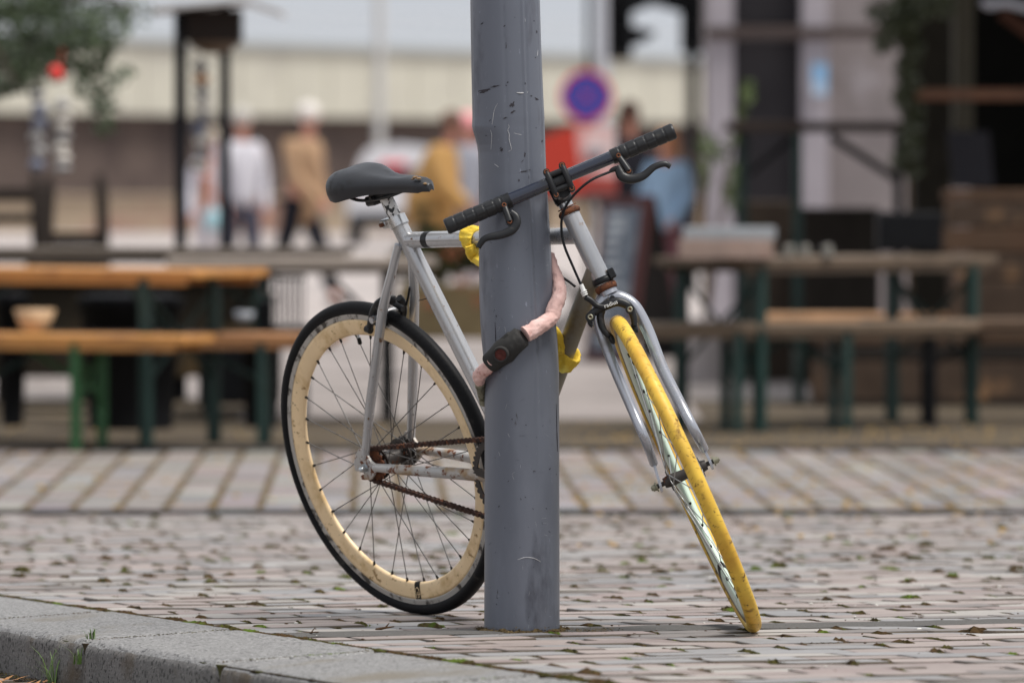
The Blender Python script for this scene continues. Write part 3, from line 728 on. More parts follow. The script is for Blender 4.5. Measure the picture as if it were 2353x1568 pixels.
def smear(cx, cy, w_, h_, ang):        # irregular thin patch of rubber on the paint
    pts = []; m = MB()
    for k in range(16):
        t = 2 * PI * k / 16; q = random.uniform(.35, 1.1)
        x = math.cos(t) * w_ * q; y = math.sin(t) * h_ * q
        pts.append((cx + x * math.cos(ang) - y * math.sin(ang), cy + x * math.sin(ang) + y * math.cos(ang)))
    vs = [pole_pt(*tz(cx, cy), .0004)] + [pole_pt(*tz(x, y), .0004) for x, y in pts]
    m.add(vs, [(0, 1 + k, 1 + (k + 1) % 16) for k in range(16)], True)
    m.build('scuff_mark', M['scuff'], post)
for (x, y, a, b, g) in ((230, 755, 75, 26, -.15), (320, 715, 70, 10, -.2), (465, 865, 42, 24, -.7), (470, 925, 34, 12, -.6), (408, 975, 30, 8, -.4), (670, 815, 24, 14, .5), (625, 792, 14, 8, 0), (378, 1240, 22, 26, 0), (568, 1280, 8, 40, .1), (550, 1330, 24, 5, -.9), (575, 1412, 65, 10, -.25), (520, 1490, 12, 18, .3), (600, 1460, 5, 28, 0), (215, 195, 28, 7, -.6), (428, 682, 14, 9, -.4), (415, 708, 10, 7, 0), (568, 690, 14, 7, .8), (322, 1048, 8, 12, .4), (240, 1120, 10, 8, 0), (415, 380, 4, 50, 0)):
    p = cv(x, y); smear(p[0], p[1], a * .24, b * .22, g)
for _ in range(46): smear(random.uniform(1118, 1279), random.uniform(30, 1440), random.uniform(.6, 2.2), random.uniform(.8, 4.5), random.uniform(-1, 1))

# ================================================================ the chain lock
def PP(x, y, off):                      # a point just off the post's surface
    z, t = tz(x, y); return pole_pt(z, t, off)
lock = thing('bicycle_lock', 'chain lock in faded pink and yellow fabric sleeve looped round the grey post', 'lock', at(1160, 810, PY - .075))
def sleeve(pts, rad, name, mt, par, seed, fold=.15, up=None, n=10):
    P_ = smooth_path(pts, n); N = len(P_); m = MB(); seg = 40
    rs = np.interp(np.linspace(0, len(pts) - 1, N), range(len(pts)), rad)
    vs = []; u = None
    for i, p in enumerate(P_):
        t = unit(P_[min(i + 1, N - 1)] - P_[max(i - 1, 0)])
        u = m.frame(t)[0] if u is None else unit(u - t * (u @ t)); w_ = np.cross(t, u)
        for k in range(seg):
            a = 2 * PI * k / seg; d = math.cos(a) * u + math.sin(a) * w_
            q = mnoise.noise(Vector(tuple(p * 42 + d * .9 + seed))) + .5 * mnoise.noise(Vector(tuple(p * 95 + d * 2.0 + seed)))
            wr = abs(mnoise.noise(Vector(tuple(p * 75 + d * 1.6 + seed * 2)))) + .6 * abs(mnoise.noise(Vector(tuple(p * 170 + d * 3. + seed))))
            rk = mnoise.noise(Vector((i * 1.15 * 10 / n, math.cos(a) * .8 + seed, math.sin(a) * .8))); vs.append(p + d * rs[i] * (1 + fold * .8 * q - fold * 1.1 * wr + .10 * rk + (.09 if k == 9 or k == 10 else 0)))
    m.add(vs, [(i * seg + k, i * seg + (k + 1) % seg, (i + 1) * seg + (k + 1) % seg, (i + 1) * seg + k) for i in range(N - 1) for k in range(seg)], True)
    m.add(vs[:seg], [tuple(range(seg))[::-1]], True); m.add(vs[-seg:], [tuple(range(seg))], True)
    return m.build(name, mt, par)
sleeve([at(1262, 585, PY + .02), at(1274, 622, PY + .004), at(1283, 650, PY - .010), at(1284, 680, PY - .030), at(1273, 708, PY - .055), PP(1252, 731, .015), PP(1230, 748, .015), PP(1203, 768, .015)], [.010, .0115, .0135, .0150, .0158, .0158, .0160, .0172], 'pink_sleeve', M['pink'], lock, 3.1)
sleeve([PP(1135, 826, .014), PP(1114, 845, .013), at(1101, 862, PY - .035), at(1103, 882, PY - .012)], [.015, .0145, .014, .009], 'pink_sleeve', M['pink'], lock, 8.7)
m = MB(); a_, b_ = at(1102, 880, PY - .015), at(1113, 926, PY + .015)
m.tube([a_, a_ + (b_ - a_) * .12, a_ + (b_ - a_) * .14, b_], [.0105, .011, .0096, .0096], 20); m.tube([b_, at(1140, 900, PY + .085), at(1200, 860, PY + .10)], .0075, 12); m.build('ferrule', M['ferrule'], lock)
la, lb = PP(1197, 770, .017), PP(1122, 838, .017); ld = unit(lb - la); ln = unit(np.cross(ld, V(0, 1, 0))); ln = ln if ln[2] > 0 else -ln
lo = unit(np.cross(ld, ln)); lo = lo if lo[1] < 0 else -lo
m = MB(); mid = (la + lb) / 2 + lo * .004
LL = np.linalg.norm(la - lb)
m.tube([la, la + ld * .004, la + ld * .030, mid, lb - ld * .022, lb - ld * .004, lb], [.016, .0215, .0225, .0255, .0215, .020, .0165], 24, sy=.8, up=ln)
m.box(mid + ln * .017 - lo * .003 + ld * -.010, ld, ln, lo, .022, .007, .008, .004)
m.ring(mid + lo * .0195 + ld * .004, lo, 0, [(.0150, .0035), (.0165, -.003), (.0110, -.003), (.0118, .0035)], 36)
lk = m.build('lock_body', M['lockbody'], lock)
m = MB(); m.tube([mid + lo * .012 + ld * .004, mid + lo * .0212 + ld * .004], .0117, 26); m.build('keyhole_cover', mat('rusty_red_plug', (.085, .028, .024), .7, 0, var=.4, vscale=90), lk)
def band(c, ax, R_, wid, th, name, mt, par, seed):
    ax = unit(ax); m = MB(); a, b = m.frame(ax); n1, n2 = 96, 22; vs = []
    for i in range(n1):
        t = 2 * PI * i / n1; d = math.cos(t) * a + math.sin(t) * b
        wv = wid * (1 + .22 * mnoise.noise(Vector((math.cos(t) * 1.6 + seed, math.sin(t) * 1.6, 0)))); sh = .006 * mnoise.noise(Vector((math.cos(t) + seed, math.sin(t), 4)))
        for k in range(n2):
            u = 2 * PI * k / n2; x = math.cos(u) * wv; r_ = R_ + th * (1 + math.sin(u))
            f = 1 if math.sin(u) > 0 else 0
            q = d * 30 * R_ * 2 + V(x * 60, seed, 0)
            fold = .0035 * mnoise.noise(Vector((t * 3.2 + x * 60, x * 45, seed))) + .0022 * abs(mnoise.noise(Vector((t * 8 - x * 110, x * 60, seed + 5))))
            vs.append(c + d * (r_ + f * fold) + ax * (x + sh))
    m.add(vs, [(i * n2 + k, i * n2 + (k + 1) % n2, ((i + 1) % n1) * n2 + (k + 1) % n2, ((i + 1) % n1) * n2 + k) for i in range(n1) for k in range(n2)], True)
    return m.build(name, mt, par)
ttd = unit(TTb - TTa); pb_ = TTa + ttd * ((hb(1087, 549) - TTa) @ ttd)
band(pb_, ttd + BU * -.25, .0165, .0165, .0042, 'yellow_sleeve', M['yellow'], lock, 2.2)
sleeve([hb(1078, 562, -.022), hb(1084, 578, -.018), hb(1094, 593, -.006), at(1130, 615, PY + .088)], [.0105, .0135, .0125, .010], 'yellow_sleeve', M['yellow'], lock, 1.7, .14)
m = MB(); m.tube([hb(1093, 588, -.008), hb(1102, 603, .0)], .0105, 14); m.build('black_cuff', M['black'], lock)
dta, dtb = B(.408, 0, -.055), HT - SU * .118; dtd = unit(dtb - dta); pb_ = dta + dtd * ((hb(1298, 822) - dta) @ dtd)
band(pb_, dtd + BL * .35 - BU * .2, .0205, .0185, .0055, 'yellow_sleeve', M['yellow'], lock, 7.4)
sleeve([at(1240, 740, PY + .085), at(1272, 760, PY + .07), hb(1284, 786, -.022), hb(1287, 812, -.030)], [.009, .0105, .0115, .009], 'yellow_sleeve', M['yellow'], lock, 11.3, .14)
# ================================================================ the ground
def pav_z(x, y): return .0257 * (12.553 - y)
RA = R(21.06); UX = V(math.cos(RA), math.sin(RA), 0)      # along the brick rows
UY = V(-math.sin(RA), math.cos(RA), 0)                    # along the kerb, away from the camera
K0 = V(-.602, 12.049, 0)                                  # a point of the joint between kerb and bricks
YE = 19.40                                                # where the pavement ends at the parking strip
rnd = random.Random(11)
DIRT = mat('joint_dirt', (.050, .036, .020), .95, 0, [((.07, .075, .02), 6, .52, .12, .95), ((.02, .015, .01), 30, .55, .1, .95)], bump=.004, bscale=90)
M['brick'] = mat('clinker_brick', (1, 1, 1), .55, 0, [((.10, .095, .09), 2.2, .66, .12, .7), ((.10, .085, .06), 55, .69, .04, .9)], var=.10, vscale=30, bump=.0012, bscale=220, tint=True, spec=.35)
def brick_tint():
    q = rnd.random(); k = rnd.uniform(.86, 1.12)
    if q < .40: c = (.315, .268, .258)      # mauve
    elif q < .66: c = (.270, .268, .280)    # blue grey
    elif q < .82: c = (.370, .350, .338)    # pale
    elif q < .93: c = (.285, .232, .225)    # pink
    else: c = (.225, .205, .20)
    k *= .90; return (c[0] * k * 1.02, c[1] * k * .995, c[2] * k * .95)
def brick(m, c, ex, ey, hx, hy, zf, base, corner, tint, dz, tl, dirt=.72):
    # worn brick: octagon outline with rounded shoulders; c in the plan, zf gives the ground height
    P_ = []
    for (sx, sy) in ((1, 1), (-1, 1), (-1, -1), (1, -1)):
        k = corner * rnd.uniform(.4, 1.0) if rnd.random() < .75 else corner * rnd.uniform(1.2, 3.2)
        a = (sx * hx, sy * (hy - k * .55)); b = (sx * (hx - k), sy * hy)
        P_ += [a, b] if sx * sy > 0 else [b, a]
    P_ = [(x + rnd.uniform(-.0012, .0012), y + rnd.uniform(-.0010, .0010)) for x, y in P_]
    def W(x, y, z):
        q = c + ex * x + ey * y; return V(q[0], q[1], zf(q[0], q[1]) + z + dz + tl[0] * x + tl[1] * y)
    lv = [(1.0, -.020), (1.0, -.0035), (.0, -.0010), (.0, 0)]
    vs = [W(x, y, -.020) for x, y in P_] + [W(x, y, -.0035) for x, y in P_]
    def ins(x, y, d): return (x - math.copysign(min(d, abs(x)), x), y - math.copysign(min(d, abs(y)), y))
    vs += [W(*ins(x, y, .0014), -.0008) for x, y in P_] + [W(*ins(x, y, .0045), 0) for x, y in P_]
    fs = [(r_ * 8 + i, r_ * 8 + (i + 1) % 8, (r_ + 1) * 8 + (i + 1) % 8, (r_ + 1) * 8 + i) for r_ in range(3) for i in range(8)]
    dk = (.085, .066, .048); md = tuple(q * dirt for q in tint)
    m.add(vs, fs[:16], True, 0, dk); m.add(vs, fs[16:], True, 0, md); m.add(vs[24:], [tuple(range(8))], True, 0, tint)
pv = MB(); joints = []
BL_, BW = .205, .105
# row 0 is the tarmac strip that runs through the foot of the post
o_row = (V(.02, 11.855, 0) - K0) @ UY
for r_ in range(-50, 92):
    if r_ == 0: continue
    v0 = o_row + r_ * BW + (.034 if r_ > 0 else -.034); opn = rnd.random() < .38
    sh = (r_ % 2) * BL_ / 2 + rnd.uniform(-.02, .02); hyy = BW / 2 - .0030 - rnd.uniform(0, .0018) - (.0022 if opn else 0)
    x = .012 + sh - BL_
    while x < 8.5:
        x0, x1 = x, x + BL_ + rnd.uniform(-.004, .004); x = x1
        if x1 < .05: continue
        x0 = max(x0, .016); cx = (x0 + x1) / 2; hx = (x1 - x0) / 2 - rnd.uniform(.0020, .0048)
        c = K0 + UX * cx + UY * v0
        if c[1] > YE - .02 or c[1] < 8.9: continue
        if abs(c[0]) > .0875 * c[1] + 1.5: continue
        if (c[0] - .02) ** 2 + (c[1] - 11.855) ** 2 < .0: continue
        op2 = opn if rnd.random() < .8 else not opn
        brick(pv, c, UX, UY, hx, hyy, pav_z, 0, .010, brick_tint(), rnd.gauss(0, .0012), (rnd.gauss(0, .008), rnd.gauss(0, .012) + (.010 if op2 else -.004)), .30 if op2 else .78)
        joints.append((K0 + UX * x1 + UY * v0, BW))
pav = pv.build('pavement', M['brick']); pav['kind'] = 'structure'
def sheet(name, pts, mt, n=1):
    m = MB(); m.add(pts, [tuple(range(len(pts)))], True); o = m.build(name, mt); o['kind'] = 'structure'; return o
def gz(x, y, d=0): return V(x, y, pav_z(x, y) + d)
# earth under and between the bricks, limited by the kerb line
m = MB(); kl = lambda Y: (K0 + UY * ((Y - K0[1]) / UY[1]))[0]
m.add([gz(kl(7), 7, -.0062), gz(9, 7, -.0062), gz(9, YE, -.0062), gz(kl(YE), YE, -.0062)], [(0, 1, 2, 3)], True)
# earth left of the kerb's far run and the drop at the strip
eb_ = m.build('earth_bed', DIRT); eb_['kind'] = 'structure'
TAR = mat('tarmac', (.115, .110, .105), .85, 0, [((.30, .29, .27), 110, .57, .05, .8), ((.04, .04, .04), 110, .58, .06, .9)], bump=.003, bscale=320)
m = MB()
n1, n2 = 170, 6
vs = []
for i in range(n1 + 1):
    for j in range(n2 + 1):
        c = K0 + UX * (.02 + 7 * i / n1) + UY * (o_row + (j / n2 - .5) * (BW + .062)); e = abs(j / n2 - .5) * 2
        vs.append(V(c[0], c[1], pav_z(c[0], c[1]) + .0042 - .0035 * e ** 4 + rnd.uniform(-.0014, .0014)))
m.add(vs, [(i * (n2 + 1) + j, (i + 1) * (n2 + 1) + j, (i + 1) * (n2 + 1) + j + 1, i * (n2 + 1) + j + 1) for i in range(n1) for j in range(n2)], True)
t_ = m.build('tarmac_strip', TAR); t_['kind'] = 'structure'

# kerb: granite blocks, each lifted out as a block of its own
M['granite'] = mat('grey_granite', (.225, .220, .216), .7, 0, [((.40, .39, .38), 190, .57, .05, .6), ((.055, .053, .052), 130, .54, .05, .7), ((.17, .15, .12), 3, .58, .12, .8)], var=.12, vscale=25, bump=.0032, bscale=190)
M['granite_face_shaded'] = mat('rough_granite_shaded', (.15, .143, .137), .85, 0, [((.30, .29, .27), 150, .60, .05, .8), ((.028, .026, .025), 110, .54, .06, .9), ((.10, .075, .05), 5, .54, .14, .9)], var=.2, vscale=12, bump=.003, bscale=170)  # kerb face: its shade put into a darker base colour, plus dirt spots
KW, KH = .315, .115
ts = [-5.2, -4.33, -3.49, -2.66, -1.83, -.994, -.16, .67, 1.5, 2.33, 3.16, 4.0, 4.83, 5.66, 6.5, 7.3, 7.86]
for a, b in zip(ts, ts[1:]):
    m = MB(); a += .0055; b -= .0055; dz = rnd.uniform(-.002, .003)
    prof = [(0, -.06), (0, -.006), (-.003, 0)] + [(-.05 - .05 * k, 0) for k in range(5)]
    rr_ = .026
    prof += [(-KW + rr_ - rr_ * math.sin(t), -rr_ + rr_ * math.cos(t)) for t in np.linspace(0, PI / 2, 8)] + [(-KW - .003, -.06), (-KW - .008, -KH), (-KW - .012, -KH - .08)]
    n = 70; vs = []; L = b - a
    for i in range(n + 1):
        t = a + L * i / n; e = min(i, n - i); cut = .010 * max(0, 1 - e / 1.5)
        for (px_, pz_) in prof:
            q = K0 + UX * px_ + UY * t; wob = .0013 * mnoise.noise(Vector((q[0] * 30, q[1] * 30, pz_ * 40))) - (.004 * max(0, mnoise.noise(Vector((q[0] * 14, q[1] * 14, 2))) - .12) * 2 if -.30 > px_ and pz_ > -.03 else 0)
            vs.append(V(q[0] + (cut if px_ < -.28 else 0), q[1], pav_z(q[0], q[1]) + dz + pz_ + .05 * px_ - (cut if pz_ > -.03 else 0) + wob))
    k = len(prof)
    m.add(vs, [(i * k + j, i * k + j + 1, (i + 1) * k + j + 1, (i + 1) * k + j) for i in range(n) for j in range(k - 1)], True)
    m.add(vs[:k], [tuple(range(k))[::-1]], False); m.add(vs[-k:], [tuple(range(k))], False)
    kb = m.build('kerb', [M['granite'], M['granite_face_shaded']])
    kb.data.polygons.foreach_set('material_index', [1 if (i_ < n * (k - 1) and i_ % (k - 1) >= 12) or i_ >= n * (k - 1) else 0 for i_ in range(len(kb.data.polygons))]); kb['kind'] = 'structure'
m = MB(); q0 = K0 - UX * .16; m.box(V(q0[0], q0[1], pav_z(q0[0], q0[1]) - .075), UX, UY + V(0, 0, -.0257), (0, 0, 1), KW / 2 - .012, 7.8, .055); q = m.build('kerb_bed', DIRT); q['kind'] = 'structure'
# lower roadway to the left of the kerb
m = MB(); lz = lambda x, y: pav_z(x, y) - .108
kx = K0 - UX * (KW + .004)
cnt = 0
for r_ in range(-46, 76):
    v0 = r_ * BW; sh = (r_ % 2) * BL_ / 2
    x = -.03 - sh
    while x > -2.9:
        c = kx + UX * (x - BL_ / 2) + UY * v0; x -= BL_
        if c[1] > 19.3 or c[1] < 8.6 or abs(c[0]) > .0875 * c[1] + 1.7: continue
        brick(m, c, UX, UY, BL_ / 2 - .003, BW / 2 - .003, lz, 0, .009, brick_tint(), rnd.gauss(0, .0012), (rnd.gauss(0, .006), rnd.gauss(0, .012)))
rd = m.build('road', M['brick']); rd['kind'] = 'structure'
m = MB(); a, b = kx + UY * -5, kx + UY * 7.9
lo_ = lambda p, d=0: V(p[0], p[1], lz(p[0], p[1]) - .006)
m.add([lo_(a + UX * .05), lo_(b + UX * .05), lo_(b - UX * 5), lo_(a - UX * 5)], [(0, 1, 2, 3)], True); q = m.build('road_bed', DIRT); q['kind'] = 'structure'

# parking strip beyond: lengthwise rows of blocks with mossy joints
zs0, zs1 = pav_z(0, YE) - .045, -.2452
def st_z(x, y): return zs0 + (zs1 - zs0) * (y - YE) / (25.35 - YE)
m = MB(); DX = V(-.0223, 1, 0); DX = unit(DX); DY = V(DX[1], -DX[0], 0)
M['block'] = mat('paving_block', (1, 1, 1), .6, 0, [((.13, .12, .11), 2.5, .60, .15, .7)], var=.12, vscale=12, bump=.001, bscale=150, tint=True, spec=.3)
for i in range(-26, 27):
    xx = i * .159 + .0415; y = YE + .1 + rnd.uniform(0, .2)
    while y < 25.3:
        L = .205; c = V(0, YE, 0) + DY * xx + DX * (y + L / 2 - YE); y += L
        wv = rnd.uniform(.0, .010)
        t = brick_tint(); t = tuple(q * (.80 + .12 * rnd.random()) for q in t)
        brick(m, V(c[0] + rnd.uniform(-.003, .003), c[1], 0), DY, DX, .0700 - wv * .5, L / 2 - .002, st_z, 0, .008, t, rnd.gauss(0, .0012), (rnd.gauss(0, .006), 0))
q = m.build('parking_strip', M['block']); q['kind'] = 'structure'
m = MB(); m.add([V(-7, YE + .02, st_z(0, YE) - .004), V(7, YE + .02, st_z(0, YE) - .004), V(7, 25.4, st_z(0, 25.4) - .004), V(-7, 25.4, st_z(0, 25.4) - .004)], [(0, 1, 2, 3)], True)
q = m.build('strip_bed', mat('mossy_earth', (.105, .075, .04), .95, 0, [((.17, .125, .07), 8, .5, .1, .95)], bump=.004, bscale=60)); q['kind'] = 'structure'
M['edge'] = mat('dark_edging_stone', (.034, .032, .032), .8, var=.2, vscale=10, bump=.001, bscale=100)
m = MB()
for i in range(-4, 5): m.abox(V(i * .9 + .1, YE + .075, pav_z(0, YE) - .050), .447, .080, .058, 0, .006)
for i in range(-5, 6): m.abox(V(i * .9 - .2, 25.45, zs1 - .04), .447, .06, .055, 0, .006)
q = m.build('edging', M['edge']); q['kind'] = 'structure'
# the square beyond, out to the horizon
SQ = mat('square_paving', (.40, .35, .33), .75, 0, [((.28, .25, .24), .35, .50, .12, .8), ((.50, .46, .44), 1.7, .56, .1, .8), ((.16, .12, .07), 5, .66, .06, .9)], var=.10, vscale=4)
SQ2 = mat('trodden_ground', (.082, .066, .050), .9, 0, [((.12, .095, .06), 3.5, .50, .15, .9), ((.24, .17, .08), 16, .61, .06, .9)], var=.15, vscale=9, bump=.004, bscale=30)
z0 = -.245
m = MB(); m.add([V(-12, 25.4, z0), V(12, 25.4, z0), V(12, 28.6, z0), V(-12, 28.6, z0)], [(0, 1, 2, 3)], True); m.add([V(.9, 28.6, z0 + .008), V(12, 28.6, z0 + .008), V(12, 30.9, z0 + .008), V(.9, 30.9, z0 + .008)], [(0, 1, 2, 3)], True); m.add([V(-12, 28.6, z0 + .008), V(-1.3, 28.6, z0 + .008), V(-1.3, 30.9, z0 + .008), V(-12, 30.9, z0 + .008)], [(0, 1, 2, 3)], True); q = m.build('trodden_ground', SQ2); q['kind'] = 'structure'
m = MB(); m.add([V(-40, 28.6, z0 + .004), V(40, 28.6, z0 + .004), V(40, 46, z0 + .004), V(-40, 46, z0 + .004)], [(0, 1, 2, 3)], True); q = m.build('near_square', mat('grey_square_paving', (.26, .225, .21), .8, 0, [((.18, .155, .14), .9, .50, .12, .8), ((.34, .30, .28), 3, .56, .1, .8)], var=.1, vscale=4)); q['kind'] = 'structure'
m = MB(); m.add([V(-900, 28.6, z0 - .004), V(900, 28.6, z0 - .004), V(900, 2500, z0 - .004), V(-900, 2500, z0 - .004)], [(0, 1, 2, 3)], True)
m.add([V(-900, -30, z0 - .25), V(900, -30, z0 - .25), V(900, 28.7, z0 - .25), V(-900, 28.7, z0 - .25)], [(0, 1, 2, 3)], True)
q = m.build('square', SQ); q['kind'] = 'structure'

# moss in the joints, litter, grass
M['moss'] = mat('moss', (.058, .052, .016), .95, 0, [((.070, .043, .020), 9, .45, .08, .95), ((.03, .022, .012), 26, .56, .08, .95), ((.095, .14, .02), 7, .56, .06, .9)], var=.3, vscale=60)
M['litter'] = mat('brown_litter', (.075, .042, .022), .9, var=.4, vscale=60)
M['grass'] = mat('grass_blade', (.09, .16, .03), .6, var=.3, vscale=30)
M['seed'] = mat('fallen_blossom', (.42, .27, .09), .8, var=.3, vscale=40)
def clump(m, c, rx, ry, hz, n, ex=None, ey=None):
    ex = UX if ex is None else ex; ey = UY if ey is None else ey
    for _ in range(n):
        a = rnd.uniform(0, 2 * PI); d = rnd.random() ** .6
        p = c + ex * math.cos(a) * d * rx + ey * math.sin(a) * d * ry
        h_ = hz * (1 - d * d) * rnd.uniform(.2, 1.1); s = rnd.uniform(.0008, .0024)
        b = rnd.uniform(0, 2 * PI); q = V(math.cos(b) * s, math.sin(b) * s, 0); t = V(-q[1], q[0], rnd.uniform(-.4, .9) * s)
        o = V(p[0], p[1], p[2] + h_)
        m.add([o - q, o + t * .9, o + q, o - t * .9 + V(0, 0, .0004)], [(0, 1, 2, 3)], False)
def mound(m, c, rx, ry, h_, ex=None, ey=None, shear=0.):
    ex = UX if ex is None else ex; ey = UY if ey is None else ey; n = 13; vs = [c + V(0, 0, h_)]; ra = [rnd.uniform(.42, 1.45) for _ in range(n)]
    for k_, (q, hh) in enumerate(((.42, .85), (.75, .45), (1.0, -.25))):
        for i in range(n):
            t = 2 * PI * i / n; a = math.cos(t) * rx * q * ra[i]; b = math.sin(t) * ry * q * ra[(i + 3) % n]
            vs.append(c + ex * (a + shear * b) + ey * b + V(0, 0, h_ * hh * rnd.uniform(.2, 1.7)))
    fs = [(0, 1 + i, 1 + (i + 1) % n) for i in range(n)] + [(1 + r_ * n + i, 1 + (r_ + 1) * n + i, 1 + (r_ + 1) * n + (i + 1) % n, 1 + r_ * n + (i + 1) % n) for r_ in range(2) for i in range(n)]
    m.add(vs, fs, False)
moss = MB()
for (p, bw) in joints:
    if abs(p[0]) > .0875 * p[1] + .6 and rnd.random() < .5: continue
    if p[1] > 17.5 and rnd.random() < .3: continue
    if rnd.random() < .30: continue
    big = rnd.random(); e = (.35 + .75 * rnd.random()) * (1.6 if big > .90 else 1)
    far = 1 + max(0, (p[1] - 13) * .12)
    if p[1] > 14: e *= 1.15
    q = gz(p[0], p[1], -.002) + UY * rnd.uniform(-.02, .02)
    e *= 1.2 if p[1] > 13.2 else 1.; mound(moss, q, .0115 * e, .028 + .026 * rnd.random(), .0058 * e, shear=rnd.uniform(-.25, .25)); clump(moss, q, .018 * e, .048, .0060 * e, int(34 * e))
    if rnd.random() < .22:             # runs on along the row joint
        L = rnd.uniform(.03, .10); sg = rnd.choice((-1, 1))
        clump(moss, gz(p[0], p[1], -.004) + UY * BW / 2 * sg + UX * L * rnd.choice((-1, 1)) * .7, L, .005, .0035, int(60 * L / .06))
for i in range(520):                  # the joint along the kerb
    t = -3.6 + 8.2 * i / 520; e = .6 + .8 * abs(mnoise.noise(Vector((t * 6, 0, 0)))) * 2
    q = K0 + UX * (.009) + UY * t; clump(moss, gz(q[0], q[1], -.001), .011 * e, .012, .0050 * e, int(12 * e)); mound(moss, gz(q[0], q[1], -.0005), .010 * e, .014, .0042 * e)
ringd = MB()
for i in range(46):
    a = 2 * PI * i / 46; q = V(.02 + .083 * math.cos(a), 11.855 + .083 * math.sin(a), 0); clump(ringd, gz(q[0], q[1], -.001), .024, .022, .005 + .009 * rnd.random(), 50); mound(ringd, gz(q[0], q[1], 0), .014, .012, .002 + .006 * rnd.random())
for _ in range(9): q = V(.02 + rnd.uniform(.09, .20), 11.855 + rnd.uniform(-.06, .02), 0); clump(ringd, gz(q[0], q[1], .002), .03, .018, .006, 40)
o_ = ringd.build('dirt', mat('dry_litter', (.105, .075, .038), .95, 0, [((.20, .145, .07), 60, .55, .1, .9), ((.04, .03, .018), 30, .55, .1, .95)], var=.2)); tag(o_, 'brown grit and dry litter packed round the foot of the post', 'dirt', kind='stuff')
mo = moss.build('moss', M['moss']); tag(mo, 'brown and green moss filling the joints between the paving bricks', 'moss', kind='stuff')
lit = MB()
for _ in range(430):                   # crumbs of earth, mostly along the tarmac strip and near the kerb
    if rnd.random() < .5: q = K0 + UX * rnd.uniform(0, 2.0) + UY * (o_row + rnd.gauss(0, .10))
    else: q = V(rnd.uniform(-1.1, 1.4), rnd.uniform(10.4, 14.5), 0)
    if (q - K0) @ UX < 0: continue
    s = rnd.uniform(.0007, .0024) * (1.3 if rnd.random() < .1 else 1); p = gz(q[0], q[1], s * .4); lit.ball(p, s * rnd.uniform(1, 2.2), s, s * .6, 6, 4, jitter=.35)
l_ = lit.build('crumbs', M['litter']); tag(l_, 'dark crumbs of earth and litter scattered over the bricks', 'litter', kind='stuff')
def sprig(pts, r_, label):
    m = MB(); P_ = smooth_path([np.array(gp_) for gp_ in pts], 4); m.tube(P_, list(np.linspace(r_, r_ * .4, len(P_))), 7)
    k = len(P_) // 2; m.tube([P_[k], P_[k] + V(.008, .002, .010)], [r_ * .7, r_ * .2], 6)
    o = m.build('twig', M['litter'], None, origin=P_[0]); tag(o, label, 'twig')
def onpav(x, y, d=0):
    dd = ray(x, y); t = (.0257 * 12.553 + d - CAM_H) / (dd[2] + .0257 * dd[1]); return V(0, 0, CAM_H) + dd * t
sprig([onpav(680, 1454, .002), onpav(705, 1453, .003), onpav(722, 1451, .008), onpav(732, 1450, .004)], .0022, 'thin forked brown twig lying by the moss line left of the post')
sprig([onpav(864, 1445, .002), onpav(885, 1441, .006), onpav(905, 1438, .008)], .0030, 'short brown twig on the bricks under the rear wheel')
# pale flecks and fallen blossom
fl = MB()
for _ in range(70):
    q = V(rnd.uniform(-.5, 1.7), rnd.uniform(10.3, 15.5), 0)
    if (q - K0) @ UX < 0: continue
    s = rnd.uniform(.0012, .0032); fl.ball(gz(q[0], q[1], s * .5), s * 1.6, s, s * .7, 7, 5, jitter=.3)
o = fl.build('pebbles', mat('pale_pebble', (.62, .60, .56), .6)); tag(o, 'tiny pale pebbles scattered on the brick pavement', 'pebbles', kind='stuff')
fl = MB()
for _ in range(1500):
    y = rnd.uniform(16.5, 28); x = rnd.uniform(-.1, .095) * y
    if x < .01 * y and rnd.random() < .8: continue
    if y < 19.3 and (x < .01 * y or rnd.random() < .8): continue
    if y < 19.4: z = pav_z(x, y)
    elif y < 25.4: z = st_z(x, y)
    else: z = z0
    s = rnd.uniform(.004, .010); fl.ball(V(x, y, z + s * .5), s * 1.4, s, s * .6, 6, 4, jitter=.3)
o = fl.build('fallen_blossom', M['seed']); tag(o, 'yellow brown blossom fallen over the far paving and under the tables', 'fallen blossom', kind='stuff')
def tuft(x, y, n, hgt, spread, name, label, cat='grass', lean=0, zf=None):
    m = MB(); base = zf
    for _ in range(n):
        a = rnd.uniform(0, 2 * PI); ln_ = hgt * rnd.uniform(.4, 1.1); b = base + V(rnd.gauss(0, spread * .25), rnd.gauss(0, spread * .25), 0)
        d = V(math.cos(a), math.sin(a) * .6, 0) * ln_ * rnd.uniform(.15, .75) + V(lean * ln_, 0, 0)
        pts = [b, b + d * .35 + V(0, 0, ln_ * .55), b + d + V(0, 0, ln_ * .85)]
        wv = rnd.uniform(.0008, .0018); P_ = smooth_path(pts, 3); s = unit(np.cross(d + V(0, 0, .001), V(0, 0, 1))) * wv
        vs = []
        for i, p in enumerate(P_): k = 1 - (i / (len(P_) - 1)) ** 2; vs += [p - s * k, p + s * k]
        m.add(vs, [(2 * i, 2 * i + 1, 2 * i + 3, 2 * i + 2) for i in range(len(P_) - 1)], True)
    o = m.build(name, M['grass'], None, origin=base); tag(o, label, cat); return o
kb_ = lambda t, d=0: (lambda q: V(q[0], q[1], lz(q[0], q[1])))(K0 - UX * (KW + .012 + d) + UY * t)
tuft(0, 0, 26, .085, .05, 'grass_tuft', 'green grass tuft growing at the foot of the kerb face, bottom left', lean=-.25, zf=kb_(-.02))
tuft(0, 0, 22, .030, .02, 'grass_tuft', 'small grass tuft on the kerb top at the joint between two blocks', zf=(lambda q: V(q[0], q[1], pav_z(q[0], q[1]) - .012))(K0 - UX * (KW - .02) + UY * -.16))
